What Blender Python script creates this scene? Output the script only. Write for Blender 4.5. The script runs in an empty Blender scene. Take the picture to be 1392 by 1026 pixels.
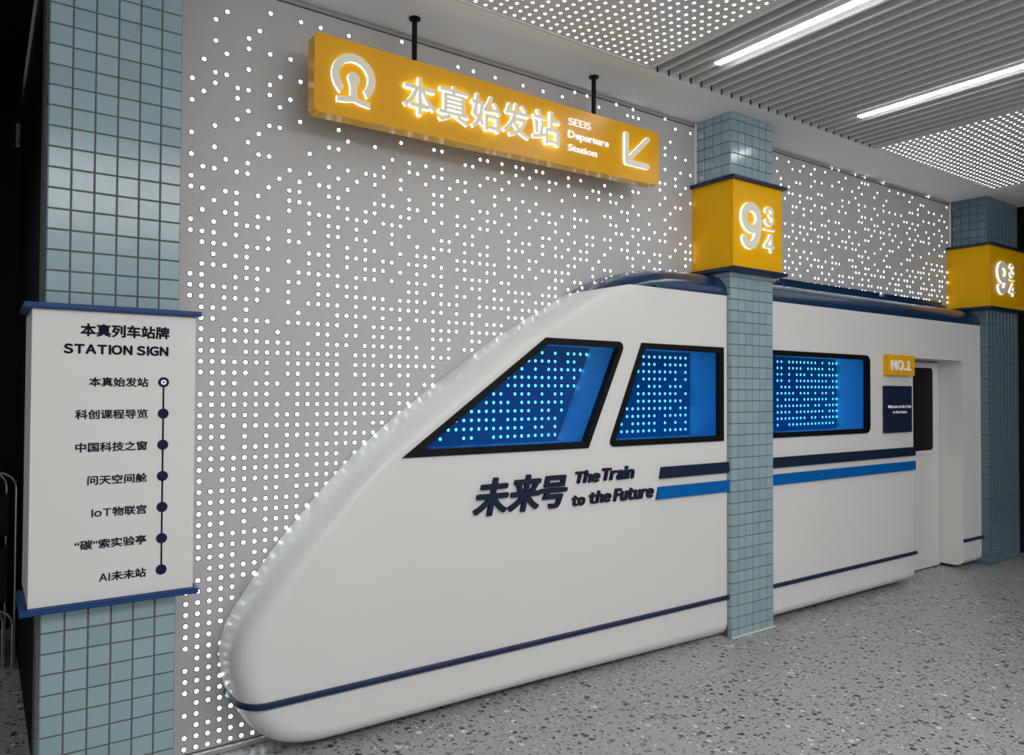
import bpy, bmesh, math, random
from mathutils import Vector, Matrix, geometry
S = bpy.context.scene
COL = S.collection
random.seed(7)
R_ = math.radians

# ------------------------------------------------------------------ camera
CAMZ = 1.635
cam_d = bpy.data.cameras.new('camera'); cam = bpy.data.objects.new('camera', cam_d); COL.objects.link(cam)
cam_d.sensor_fit = 'HORIZONTAL'; cam_d.sensor_width = 36.0; cam_d.lens = 1020.74/1392*36
cam_d.clip_start = 0.02; cam_d.clip_end = 100
rx = Vector((0.81639408, -0.57747903, 0.00432134)); dn = Vector((0.01451191, 0.01303411, -0.99980974)); fw = Vector((0.57731284, 0.81630146, 0.0190213))
m = Matrix((( rx.x, -dn.x, -fw.x, 0.0), (rx.y, -dn.y, -fw.y, 0.0), (rx.z, -dn.z, -fw.z, CAMZ), (0, 0, 0, 1)))
cam.matrix_world = m
S.camera = cam

# ------------------------------------------------------------------ world, exposure
W = bpy.data.worlds.new('world'); S.world = W; W.use_nodes = True
W.node_tree.nodes['Background'].inputs[0].default_value = (0.95, 0.97, 1.0, 1)
W.node_tree.nodes['Background'].inputs[1].default_value = 0.80
S.view_settings.view_transform = 'Standard'; S.view_settings.look = 'None'
S.view_settings.exposure = 0.15; S.view_settings.gamma = 1.0; S.view_settings.use_curve_mapping = False
S.cycles.use_denoising = True
S.cycles.max_bounces = 8
S.cycles.sample_clamp_indirect = 6.0

def area(name, loc, rot, sx, sy, power, col=(1, 1, 1)):
    d = bpy.data.lights.new(name, 'AREA'); d.shape = 'RECTANGLE'; d.size = sx; d.size_y = sy
    d.energy = power; d.color = col
    o = bpy.data.objects.new(name, d); COL.objects.link(o); o.location = loc; o.rotation_euler = rot
    return o
# the station's ceiling lighting that goes on behind the photographer
area('overhead_light', (2.2, -1.0, 3.45), (R_(8), 0, 0), 5.0, 2.4, 215, (1, 0.985, 0.96))
area('overhead_light', (7.0, -0.8, 3.45), (R_(8), 0, 0), 3.5, 2.4, 22, (1, 0.985, 0.96))

area('overhead_light', (-1.2, 4.6, 2.80), (0, 0, 0), 0.6, 1.2, 11, (1, 1, 1))  # added lamp, unseen, to brighten the corridor floor and chairs

# ------------------------------------------------------------------ materials
MATS = {}
def mat(name, col, rough=0.5, metal=0.0, emis=None, estr=0.0, spec=0.5, bump=0.0, bscale=200.0, coat=0.0, vary=0.0):
    if name in MATS: return MATS[name]
    M = bpy.data.materials.new(name); M.use_nodes = True; nt = M.node_tree; b = nt.nodes['Principled BSDF']
    b.inputs['Base Color'].default_value = (*col, 1); b.inputs['Roughness'].default_value = rough
    b.inputs['Metallic'].default_value = metal; b.inputs['Specular IOR Level'].default_value = spec
    b.inputs['Coat Weight'].default_value = coat; b.inputs['Coat Roughness'].default_value = 0.17
    if emis: b.inputs['Emission Color'].default_value = (*emis, 1); b.inputs['Emission Strength'].default_value = estr
    n = nt.nodes.new('ShaderNodeTexNoise'); n.inputs['Scale'].default_value = bscale; n.inputs['Detail'].default_value = 3
    g = nt.nodes.new('ShaderNodeNewGeometry'); nt.links.new(g.outputs['Position'], n.inputs['Vector'])
    if bump > 0:
        bm_ = nt.nodes.new('ShaderNodeBump'); bm_.inputs['Strength'].default_value = bump; bm_.inputs['Distance'].default_value = 0.002
        nt.links.new(n.outputs['Fac'], bm_.inputs['Height']); nt.links.new(bm_.outputs['Normal'], b.inputs['Normal'])
    if vary > 0:
        n2 = nt.nodes.new('ShaderNodeTexNoise'); n2.inputs['Scale'].default_value = 1.6; n2.inputs['Detail'].default_value = 4
        nt.links.new(g.outputs['Position'], n2.inputs['Vector'])
        mx = nt.nodes.new('ShaderNodeMix'); mx.data_type = 'RGBA'
        mx.inputs[6].default_value = (*[c*(1-vary) for c in col], 1); mx.inputs[7].default_value = (*[min(1, c*(1+vary)) for c in col], 1)
        nt.links.new(n2.outputs['Fac'], mx.inputs[0]); nt.links.new(mx.outputs[2], b.inputs['Base Color'])
    MATS[name] = M
    return M

WHITE = mat('white_gelcoat', (0.64, 0.628, 0.608), 0.40, spec=0.4, coat=0.12, bump=0.02, bscale=40, vary=0.03)
REVEAL = mat('white_reveal', (0.80, 0.80, 0.80), 0.4, bump=0.02)
NAVY = mat('navy_gloss', (0.007, 0.030, 0.080), 0.22, coat=0.4, bump=0.01)
NAVYTRIM = mat('navy_trim', (0.004, 0.018, 0.060), 0.35, spec=0.35, bump=0.01)
BLUETRIM = mat('blue_cap_trim', (0.004, 0.045, 0.160), 0.45, spec=0.3, bump=0.02)
NAVYFLAT = mat('navy_satin', (0.004, 0.012, 0.038), 0.55, spec=0.25, bump=0.02)
SKYBLUE = mat('bright_blue_satin', (0.000, 0.10, 0.35), 0.5, spec=0.12, bump=0.02)
BLACK = mat('black_rubber', (0.004, 0.004, 0.004), 0.45, spec=0.15, bump=0.03)
DARKGLASS = mat('dark_glass', (0.006, 0.006, 0.006), 0.45, spec=0.06)
YELLOW = mat('yellow_paint', (0.66, 0.32, 0.0), 0.27, spec=0.3, bump=0.01)
YELLOWM = mat('yellow_panel', (0.72, 0.365, 0.0), 0.4, spec=0.12, bump=0.01)
WALLGREY = mat('wall_panel_grey', (0.44, 0.428, 0.42), 0.45, bump=0.03, vary=0.03)
RIM = mat('hole_rim_shade', (0.07, 0.07, 0.10), 0.5, spec=0.2)  # rim ring, its colour darkened for the shadow edge of the recessed dots
LED = mat('led_diffuser', (0.9, 0.95, 1.0), 0.4, emis=(0.78, 0.90, 1.0), estr=7.0)
CEILLED = mat('ceiling_dot_light', (0.9, 0.9, 0.9), 0.4, emis=(1, 1, 1), estr=5.0)
CEIL = mat('ceiling_gypsum', (0.78, 0.78, 0.78), 0.6, bump=0.02, vary=0.02)
CEILPANEL = mat('ceiling_panel_grey', (0.55, 0.55, 0.55), 0.35, bump=0.02)
SLAT = mat('grey_slat_metal', (0.60, 0.60, 0.60), 0.45, bump=0.01)
DARK = mat('near_black', (0.006, 0.006, 0.006), 0.7, spec=0.1, bump=0.05)  # near-black colour stands in for missing light in the corridor and slat gaps
DARKDECK = mat('ceiling_void', (0.22, 0.22, 0.22), 0.8)
GROUT = mat('grout', (0.12, 0.088, 0.075), 0.9, bump=0.3, bscale=300)
METAL = mat('brushed_skirting', (0.5, 0.5, 0.5), 0.3, metal=0.9)
LAMP = mat('lamp_diffuser', (1, 1, 1), 0.4, emis=(1, 1, 1), estr=26.0)
LAMPBODY = mat('lamp_housing', (0.6, 0.6, 0.6), 0.4)
CREAM = mat('acrylic_letter_face', (0.60, 0.57, 0.46), 0.35, emis=(1.0, 0.95, 0.80), estr=0.10)
GLOW = mat('acrylic_letter_edge', (1, 1, 1), 0.4, emis=(1.0, 0.99, 0.95), estr=0.95)
OFFWHITE = mat('board_white', (0.66, 0.645, 0.62), 0.4, bump=0.01, vary=0.02)
INK = mat('navy_ink', (0.004, 0.006, 0.022), 0.7, spec=0.15)
INKDOT = mat('navy_dot_ink', (0.006, 0.014, 0.045), 0.7, spec=0.15)
PAPERWHITE = mat('white_lettering', (0.85, 0.83, 0.82), 0.4)
DARKMETAL = mat('dark_tube_metal', (0.35, 0.35, 0.36), 0.3, metal=0.8)

def tile_mat(name, a, b_):
    M = bpy.data.materials.new(name); M.use_nodes = True; nt = M.node_tree; b = nt.nodes['Principled BSDF']
    oi = nt.nodes.new('ShaderNodeObjectInfo'); g = nt.nodes.new('ShaderNodeNewGeometry')
    mx = nt.nodes.new('ShaderNodeMix'); mx.data_type = 'RGBA'
    mx.inputs[6].default_value = (*a, 1); mx.inputs[7].default_value = (*b_, 1)
    nt.links.new(oi.outputs['Random'], mx.inputs[0]); nt.links.new(mx.outputs[2], b.inputs['Base Color'])
    n = nt.nodes.new('ShaderNodeTexNoise'); n.inputs['Scale'].default_value = 28; n.inputs['Detail'].default_value = 4
    nt.links.new(g.outputs['Position'], n.inputs['Vector'])
    mr = nt.nodes.new('ShaderNodeMapRange'); mr.inputs['To Min'].default_value = 0.10; mr.inputs['To Max'].default_value = 0.24
    nt.links.new(n.outputs['Fac'], mr.inputs[0]); nt.links.new(mr.outputs[0], b.inputs['Roughness'])
    bp = nt.nodes.new('ShaderNodeBump'); bp.inputs['Strength'].default_value = 0.05; bp.inputs['Distance'].default_value = 0.002
    nt.links.new(n.outputs['Fac'], bp.inputs['Height']); nt.links.new(bp.outputs['Normal'], b.inputs['Normal'])
    return M
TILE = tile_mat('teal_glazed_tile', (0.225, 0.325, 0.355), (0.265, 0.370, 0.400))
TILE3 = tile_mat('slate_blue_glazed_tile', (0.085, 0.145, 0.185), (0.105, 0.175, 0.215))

def terrazzo():
    M = bpy.data.materials.new('terrazzo'); M.use_nodes = True; nt = M.node_tree; b = nt.nodes['Principled BSDF']
    g = nt.nodes.new('ShaderNodeNewGeometry')
    def chips(scale, dark, light, thr):
        v = nt.nodes.new('ShaderNodeTexVoronoi'); v.inputs['Scale'].default_value = scale
        nt.links.new(g.outputs['Position'], v.inputs['Vector'])
        sp = nt.nodes.new('ShaderNodeSeparateColor'); nt.links.new(v.outputs['Color'], sp.inputs[0])
        cr = nt.nodes.new('ShaderNodeValToRGB'); cr.color_ramp.interpolation = 'CONSTANT'
        e = cr.color_ramp.elements; e[0].position = 0; e[0].color = (*dark, 1); e[1].position = thr[0]; e[1].color = (0.17, 0.17, 0.17, 1)
        x = e.new(thr[1]); x.color = (0.31, 0.31, 0.31, 1); x = e.new(thr[2]); x.color = (*light, 1)
        nt.links.new(sp.outputs[0], cr.inputs[0])
        # chip mask : inside a random radius, only for the first and last classes plus some
        rad = nt.nodes.new('ShaderNodeMath'); rad.operation = 'MULTIPLY_ADD'; rad.inputs[1].default_value = 0.40; rad.inputs[2].default_value = 0.12
        nt.links.new(sp.outputs[1], rad.inputs[0])
        lt = nt.nodes.new('ShaderNodeMath'); lt.operation = 'LESS_THAN'
        nt.links.new(v.outputs['Distance'], lt.inputs[0]); nt.links.new(rad.outputs[0], lt.inputs[1])
        return cr, lt
    n = nt.nodes.new('ShaderNodeTexNoise'); n.inputs['Scale'].default_value = 130; n.inputs['Detail'].default_value = 3
    nt.links.new(g.outputs['Position'], n.inputs['Vector'])
    base = nt.nodes.new('ShaderNodeMix'); base.data_type = 'RGBA'
    base.inputs[6].default_value = (0.24, 0.24, 0.242, 1); base.inputs[7].default_value = (0.44, 0.44, 0.44, 1)
    nt.links.new(n.outputs['Fac'], base.inputs[0])
    last = base.outputs[2]
    for sc, th in ((27, (0.26, 0.5, 0.93)), (66, (0.22, 0.55, 0.95))):
        cr, lt = chips(sc, (0.045, 0.045, 0.047), (0.62, 0.62, 0.60), th)
        mx = nt.nodes.new('ShaderNodeMix'); mx.data_type = 'RGBA'
        nt.links.new(lt.outputs[0], mx.inputs[0]); nt.links.new(last, mx.inputs[6]); nt.links.new(cr.outputs[0], mx.inputs[7])
        last = mx.outputs[2]
    nt.links.new(last, b.inputs['Base Color'])
    b.inputs['Roughness'].default_value = 0.32
    return M
TERR = terrazzo()

def blue_glass():
    M = bpy.data.materials.new('blue_film_glass'); M.use_nodes = True; nt = M.node_tree
    nt.nodes.remove(nt.nodes['Principled BSDF'])
    t = nt.nodes.new('ShaderNodeBsdfTransparent'); t.inputs[0].default_value = (0.034, 0.29, 0.70, 1)
    gl = nt.nodes.new('ShaderNodeBsdfGlossy'); gl.inputs['Roughness'].default_value = 0.03; gl.inputs[0].default_value = (1, 1, 1, 1)
    fr = nt.nodes.new('ShaderNodeLayerWeight'); fr.inputs[0].default_value = 0.12
    mx = nt.nodes.new('ShaderNodeMixShader')
    sc_ = nt.nodes.new('ShaderNodeMath'); sc_.operation = 'MULTIPLY'; sc_.inputs[1].default_value = 0.12; nt.links.new(fr.outputs['Facing'], sc_.inputs[0])
    nt.links.new(sc_.outputs[0], mx.inputs[0]); nt.links.new(t.outputs[0], mx.inputs[1]); nt.links.new(gl.outputs[0], mx.inputs[2])
    nt.links.new(mx.outputs[0], nt.nodes['Material Output'].inputs[0])
    return M
BLUEGLASS = blue_glass()

# ------------------------------------------------------------------ helpers
def tag(o, label=None, cat=None, group=None, kind=None):
    if label: o['label'] = label
    if cat: o['category'] = cat
    if group: o['group'] = group
    if kind: o['kind'] = kind
    return o
def empty(name, loc, label=None, cat=None, group=None, kind=None):
    o = bpy.data.objects.new(name, None); COL.objects.link(o); o.location = loc; o.empty_display_size = 0.1
    return tag(o, label, cat, group, kind)
def link(name, me, parent=None, mats=None, smooth=False):
    o = bpy.data.objects.new(name, me); COL.objects.link(o)
    if mats is not None:
        for mt in (mats if isinstance(mats, (list, tuple)) else [mats]): me.materials.append(mt)
    if parent is not None:
        o.parent = parent; o.matrix_parent_inverse = Matrix.Translation(-Vector(parent.location))
    if smooth:
        for p in me.polygons: p.use_smooth = True
    return o
def bm_mesh(name, bm):
    me = bpy.data.meshes.new(name); bm.normal_update(); bm.to_mesh(me); bm.free(); return me
def box(bm, x0, x1, y0, y1, z0, z1, mi=0):
    v = [bm.verts.new(p) for p in ((x0,y0,z0),(x1,y0,z0),(x1,y1,z0),(x0,y1,z0),(x0,y0,z1),(x1,y0,z1),(x1,y1,z1),(x0,y1,z1))]
    fs = [bm.faces.new([v[i] for i in q]) for q in ((0,3,2,1),(4,5,6,7),(0,1,5,4),(1,2,6,5),(2,3,7,6),(3,0,4,7))]
    for f in fs: f.material_index = mi
    return v, fs
def boxobj(name, x0, x1, y0, y1, z0, z1, mt, parent=None, bevel=0.0, seg=2):
    bm = bmesh.new(); box(bm, x0, x1, y0, y1, z0, z1)
    if bevel > 0: bmesh.ops.bevel(bm, geom=bm.edges[:], offset=bevel, segments=seg, affect='EDGES', profile=0.5)
    o = link(name, bm_mesh(name, bm), parent, mt)
    return o
def prism(bm, pts, y0, y1, mi_face=0, mi_side=0, back=True):
    """pts: xz polygon (any winding), extruded from y0 (front) to y1 (back)"""
    a = sum(pts[i][0]*pts[(i+1) % len(pts)][1]-pts[(i+1) % len(pts)][0]*pts[i][1] for i in range(len(pts)))
    if a < 0: pts = pts[::-1]
    f = [bm.verts.new((p[0], y0, p[1])) for p in pts]; b = [bm.verts.new((p[0], y1, p[1])) for p in pts]
    fc = bm.faces.new(f); fc.material_index = mi_face
    if back: k = bm.faces.new(b[::-1]); k.material_index = mi_face
    n = len(pts)
    for i in range(n):
        q = bm.faces.new((f[i], b[i], b[(i+1) % n], f[(i+1) % n])); q.material_index = mi_side
def prismobj(name, pts, y0, y1, mt, parent, bevel=0.0):
    bm = bmesh.new(); prism(bm, pts, y0, y1)
    if bevel > 0:
        es = [e for e in bm.edges if abs(e.verts[0].co.y-y0) < 1e-6 and abs(e.verts[1].co.y-y0) < 1e-6]
        bmesh.ops.bevel(bm, geom=es, offset=bevel, segments=2, affect='EDGES', profile=0.5)
    return link(name, bm_mesh(name, bm), parent, mt)
def round_poly(pts, radii, seg=6):
    out = []; n = len(pts)
    for i, p in enumerate(pts):
        r = radii[i] if isinstance(radii, (list, tuple)) else radii
        p = Vector(p); a = Vector(pts[i-1]); b = Vector(pts[(i+1) % n])
        if r <= 0: out.append((p.x, p.y)); continue
        d1 = (a-p).normalized(); d2 = (b-p).normalized(); ang = d1.angle(d2); t = r/math.tan(ang/2)
        s = p+d1*t; e = p+d2*t; c = p+(d1+d2).normalized()*(r/math.sin(ang/2))
        a0 = math.atan2(s.y-c.y, s.x-c.x); a1 = math.atan2(e.y-c.y, e.x-c.x); da = (a1-a0+math.pi) % (2*math.pi)-math.pi
        for k in range(seg+1):
            t_ = a0+da*k/seg; out.append((c.x+r*math.cos(t_), c.y+r*math.sin(t_)))
    return out
def offset_poly(pts, d):
    """inward offset for CCW polygon"""
    n = len(pts); a = sum(pts[i][0]*pts[(i+1) % n][1]-pts[(i+1) % n][0]*pts[i][1] for i in range(n))
    sgn = 1 if a > 0 else -1; out = []
    for i in range(n):
        p0, p1, p2 = Vector(pts[i-1]), Vector(pts[i]), Vector(pts[(i+1) % n])
        e1 = (p1-p0).normalized(); e2 = (p2-p1).normalized()
        n1 = Vector((-e1.y, e1.x))*sgn; n2 = Vector((-e2.y, e2.x))*sgn
        b = (n1+n2); k = d/max(0.08, (1+n1.dot(n2))); q = p1+b*k; out.append((q.x, q.y))
    return out
def ring_obj(name, outer, inner, y0, y1, mt, parent):
    bm = bmesh.new(); n = len(outer)
    fo = [bm.verts.new((p[0], y0, p[1])) for p in outer]; fi = [bm.verts.new((p[0], y0, p[1])) for p in inner]
    bo = [bm.verts.new((p[0], y1, p[1])) for p in outer]; bi = [bm.verts.new((p[0], y1, p[1])) for p in inner]
    for i in range(n):
        j = (i+1) % n
        bm.faces.new((fo[i], fo[j], fi[j], fi[i])); bm.faces.new((bo[i], bi[i], bi[j], bo[j]))
        bm.faces.new((fo[i], bo[i], bo[j], fo[j])); bm.faces.new((fi[i], fi[j], bi[j], bi[i]))
    bmesh.ops.recalc_face_normals(bm, faces=bm.faces[:])
    return link(name, bm_mesh(name, bm), parent, mt)
def tube(bm, pts, r, seg=8, cap=True):
    pts = [Vector(p) for p in pts]; rings = []
    for i, p in enumerate(pts):
        d = ((pts[min(i+1, len(pts)-1)]-p).normalized()+(p-pts[max(i-1, 0)]).normalized())
        d = d.normalized() if d.length > 1e-6 else Vector((0, 0, 1))
        u = d.cross(Vector((0.13, 0.31, 1.0))).normalized(); w = d.cross(u)
        rings.append([bm.verts.new(p+(u*math.cos(2*math.pi*k/seg)+w*math.sin(2*math.pi*k/seg))*r) for k in range(seg)])
    for a, b in zip(rings, rings[1:]):
        for k in range(seg): bm.faces.new((a[k], a[(k+1) % seg], b[(k+1) % seg], b[k]))
    if cap: bm.faces.new(rings[0][::-1]); bm.faces.new(rings[-1])
    bmesh.ops.recalc_face_normals(bm, faces=bm.faces[:])

# text -> mesh fitted into an x/z rectangle, standing in the x-z plane and facing -y
def text_obj(name, body, x0, x1, z0, z1, yb, depth, mt, parent, bold=0.0, shear=0.0, spacing=1.0, side=None, fit=True):
    c = bpy.data.curves.new('t', 'FONT'); c.body = body; c.size = 1.0; c.offset = min(bold, 0.006); c.shear = shear
    c.space_character = spacing; c.extrude = 0.5; c.resolution_u = 3; c.fill_mode = 'BOTH'
    t = bpy.data.objects.new('t', c); COL.objects.link(t)
    dg = bpy.context.evaluated_depsgraph_get(); me = bpy.data.meshes.new_from_object(t.evaluated_get(dg))
    bpy.data.objects.remove(t); bpy.data.curves.remove(c)
    if bold > 0.006:
        acc = bmesh.new(); rr = bold-0.006; zstep = min(0.11, 0.00022/depth)
        for kk in range(8):
            mm_ = me.copy(); a_ = math.pi*(kk+0.5)/4
            mm_.transform(Matrix.Translation((rr*math.cos(a_), rr*math.sin(a_), -0.5)) @ Matrix.Diagonal((1, 1, 1-zstep*kk, 1)) @ Matrix.Translation((0, 0, 0.5))); acc.from_mesh(mm_); bpy.data.meshes.remove(mm_)
        acc.to_mesh(me); acc.free()
    xs = [v.co.x for v in me.vertices]; zs = [v.co.y for v in me.vertices]
    ax, bx, az, bz = min(xs), max(xs), min(zs), max(zs)
    sz = (z1-z0)/(bz-az); sx = (x1-x0)/(bx-ax) if fit else sz
    for v in me.vertices:
        x, z, d = v.co.x, v.co.y, v.co.z
        v.co = (x0+(x-ax)*sx, yb-(d+0.5)*depth, z0+(z-az)*sz)
    me.materials.clear()
    me.update()
    o = link(name, me, parent, [mt, side] if side else [mt])
    if side:
        for p in me.polygons: p.material_index = 0 if abs(p.normal.y) > 0.7 else 1
    else:
        for p in me.polygons: p.material_index = 0
    return o

def glyph_mesh(ch):
    c = bpy.data.curves.new('t', 'FONT'); c.body = ch; c.size = 1.0; c.extrude = 0.5; c.resolution_u = 3
    t = bpy.data.objects.new('t', c); COL.objects.link(t)
    dg = bpy.context.evaluated_depsgraph_get(); me = bpy.data.meshes.new_from_object(t.evaluated_get(dg))
    bpy.data.objects.remove(t); bpy.data.curves.remove(c); return me
GM = {}
def word_obj(name, body, x0, x1, z0, z1, yb, depth, mt, parent, bold=0.0, gap=0, side=None):
    return text_obj(name, body, x0, x1, z0, z1, yb, depth, mt, parent, bold=bold, side=side)
def latin_obj(name, body, x0, x1, z0, z1, yb, depth, mt, parent, bold=0.0, shear=0.0, gap=0.10, side=None):
    acc = bmesh.new(); cur = 0.0; step = min(0.11, 0.00022/depth)
    for ch in body:
        if ch == ' ': cur += 0.24; continue
        if ch == 'I':   # plain upright bar
            m0 = GM['T'][0] if 'T' in GM else None
            if m0 is None:
                m0 = glyph_mesh(chr(ord('T')+0xFEE0)); GM['T'] = (m0, 0, 0)
            top = max(v.co.y for v in m0.vertices); bot = min(v.co.y for v in m0.vertices)
            q = bmesh.new(); box(q, cur, cur+0.085+2*bold, bot-bold, top+bold, -0.5, 0.5); mq = bm_mesh('bar', q); acc.from_mesh(mq); bpy.data.meshes.remove(mq)
            cur += 0.085+gap+2*bold; continue
        wide = chr(ord(ch)+0xFEE0) if 33 <= ord(ch) <= 126 else ch
        if wide not in GM:
            m0 = glyph_mesh(wide); xs = [v.co.x for v in m0.vertices]; GM[wide] = (m0, min(xs), max(xs))
        m0, a, b = GM[wide]
        for kk in range(9 if bold > 0 else 1):
            mm_ = m0.copy(); a_ = math.pi*kk/4; r = 0 if kk == 8 else bold
            mm_.transform(Matrix.Translation((cur-a+r*math.cos(a_), r*math.sin(a_), -0.5)) @ Matrix.Diagonal((1, 1, 1-step*kk, 1)) @ Matrix.Translation((0, 0, 0.5)))
            acc.from_mesh(mm_); bpy.data.meshes.remove(mm_)
        cur += (b-a)+gap+2*bold
    me = bpy.data.meshes.new(name); acc.to_mesh(me); acc.free()
    for v in me.vertices: v.co.x += shear*v.co.y
    xs = [v.co.x for v in me.vertices]; zs = [v.co.y for v in me.vertices]; ax, bx, az, bz = min(xs), max(xs), min(zs), max(zs)
    for v in me.vertices:
        x, z, d = v.co.x, v.co.y, v.co.z
        v.co = (x0+(x-ax)*(x1-x0)/(bx-ax), yb-(d+0.5)*depth, z0+(z-az)*(z1-z0)/(bz-az))
    me.materials.clear(); me.update()
    o = link(name, me, parent, [mt, side] if side else [mt])
    for p in me.polygons: p.material_index = 0 if (not side or abs(p.normal.y) > 0.7) else 1
    return o

# ------------------------------------------------------------------ tile helper
TILE_MESH = {}
def tile_mesh(w, h, t=0.004):
    k = (round(w, 4), round(h, 4))
    if k in TILE_MESH: return TILE_MESH[k]
    bm = bmesh.new(); b = 0.0022
    f = [bm.verts.new(p) for p in ((b, -t, b), (w-b, -t, b), (w-b, -t, h-b), (b, -t, h-b))]
    s = [bm.verts.new(p) for p in ((0, -t*0.4, 0), (w, -t*0.4, 0), (w, -t*0.4, h), (0, -t*0.4, h))]
    q = [bm.verts.new(p) for p in ((0, 0, 0), (w, 0, 0), (w, 0, h), (0, 0, h))]
    bm.faces.new(f)
    for A, B in ((f, s), (s, q)):
        for i in range(4): bm.faces.new((A[i], B[i], B[(i+1) % 4], A[(i+1) % 4]))
    bmesh.ops.recalc_face_normals(bm, faces=bm.faces[:])
    me = bm_mesh('tile', bm); me.materials.append(TILE); TILE_MESH[k] = me
    return me
def tiles(parent, origin, axis, ncol, pitch, zlist, depth_cut=None):
    """lay tiles; origin=(x,y) of left lower corner of the face; axis 'x' faces -y, 'y' faces -x"""
    g = 0.0046
    for (za, zb) in zlist:
        for c in range(ncol):
            w = pitch-g
            if depth_cut and c == ncol-1: w = depth_cut
            h = zb-za-g
            if h < 0.008: continue
            o = bpy.data.objects.new('tile', tile_mesh(w, h)); COL.objects.link(o)
            jit = random.uniform(-0.0004, 0.0004)
            if axis == 'x': o.location = (origin[0]+c*pitch+g/2, origin[1]+jit, za+g/2)
            else:
                o.location = (origin[0]+jit, origin[1]+c*pitch+w+g/2, za+g/2); o.rotation_euler = (0, 0, -math.pi/2)
            o.rotation_euler.x += random.uniform(-0.002, 0.002); 
            o.parent = parent; o.matrix_parent_inverse = Matrix.Translation(-Vector(parent.location))
def rows(phase, pitch, lo, hi):
    k = math.floor((lo-phase)/pitch); out = []
    while phase+k*pitch < hi-1e-6:
        a = max(lo, phase+k*pitch); b = min(hi, phase+(k+1)*pitch)
        if b-a > 0.010: out.append((a, b))
        k += 1
    return out

# ================================================================== SETTING
CZ = 3.535; WY = 3.562
# floor of large terrazzo slabs
bm = bmesh.new(); box(bm, -5, 13, -5, 8, -0.10, -0.012)
floor = link('floor', bm_mesh('floor', bm), None, GROUT); tag(floor, kind='structure')
slab_me = None
for i in range(-6, 8):
    for j in range(-7, 7):
        x0 = 2.80+1.285*i; y0 = 1.955+0.905*j
        if x0 < -4.9 or x0 > 12 or y0 < -4.9 or y0 > 7: continue
        if slab_me is None:
            b2 = bmesh.new(); box(b2, 0.0016, 1.2834, 0.0016, 0.9034, -0.02, 0.0)
            slab_me = bm_mesh('floor_slab', b2); slab_me.materials.append(TERR)
        o = bpy.data.objects.new('floor_slab', slab_me); COL.objects.link(o); o.location = (x0, y0, 0); o.parent = floor

# back wall : perforated metal panels with light dots
wall = boxobj('wall_back', 0.66, 7.846, WY+0.016, WY+0.12, 0, CZ, WALLGREY); tag(wall, kind='structure')
zs = [0.028, 1.788, 3.505]
for xs_ in ([0.66, 1.778, 2.954, 4.10], [4.565, 5.558, 6.514, 7.44, 7.846]):
    for a, b in zip(xs_, xs_[1:]):
        for c, d in zip(zs, zs[1:]):
            boxobj('wall_panel', a+0.0007, b-0.0007, WY, WY+0.015, c+0.0007, d-0.0007, WALLGREY, wall, bevel=0.001, seg=1)
JN = mat('seam_highlight_grey', (0.62, 0.61, 0.60), 0.35)  # pale strips paint the glint of the panel bevels along the seams
for x in (1.778, 2.954, 5.558, 6.514, 7.44): boxobj('seam_highlight', x-0.0013, x+0.0013, WY-0.0012, WY+0.002, 0.03, 3.505, JN, wall)
for a, b in ((0.672, 4.09), (4.57, 7.83)): boxobj('seam_highlight', a, b, WY-0.0010, WY+0.002, 1.7867, 1.7893, JN, wall)
for x in (4.088, 7.832): boxobj('edge_strip', x, x+0.012, WY-0.012, WY+0.002, 2.44 if x < 5 else 2.44, 3.53, mat('white_edge', (0.75, 0.75, 0.75), 0.4), wall)
boxobj('cornice_strip', 0.655, 7.846, WY-0.004, WY+0.014, 3.509, 3.516, mat('gap_shade_grey', (0.26, 0.25, 0.245), 0.5), wall)  # dark grey puts the shadow of the recess into the strip
boxobj('edge_strip', 0.6555, 0.672, WY-0.006, WY+0.014, 0.0, 3.5, WALLGREY, wall, bevel=0.001)
bb = boxobj('baseboard_back', 0.66, 7.84, WY-0.022, WY-0.001, 0.0, 0.026, METAL, None, bevel=0.003); tag(bb, kind='structure')

# the light dots
XA = [(0, .7545), (22, 1.8435), (33, 2.391), (39, 2.6888), (47, 3.0874), (57, 3.5871), (65, 3.9939), (86, 5.038), (102, 5.8403), (121, 6.8022), (139, 7.7275), (142, 7.88)]
def gx(n):
    if n < 0: return .7545+.0495*n
    for (a, xa), (b, xb) in zip(XA, XA[1:]):
        if n <= b: return xa+(xb-xa)*(n-a)/(b-a)
    return XA[-1][1]
def gz(mm, x):     # rows of the perforation grid
    return 0.44473014+0.04901963*mm-3.75e-06*mm*mm-0.00335773*x+0.00010432*x*mm+1.67e-06*x*mm*mm+0.00096798*x*x-2.022e-05*x*x*mm
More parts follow.
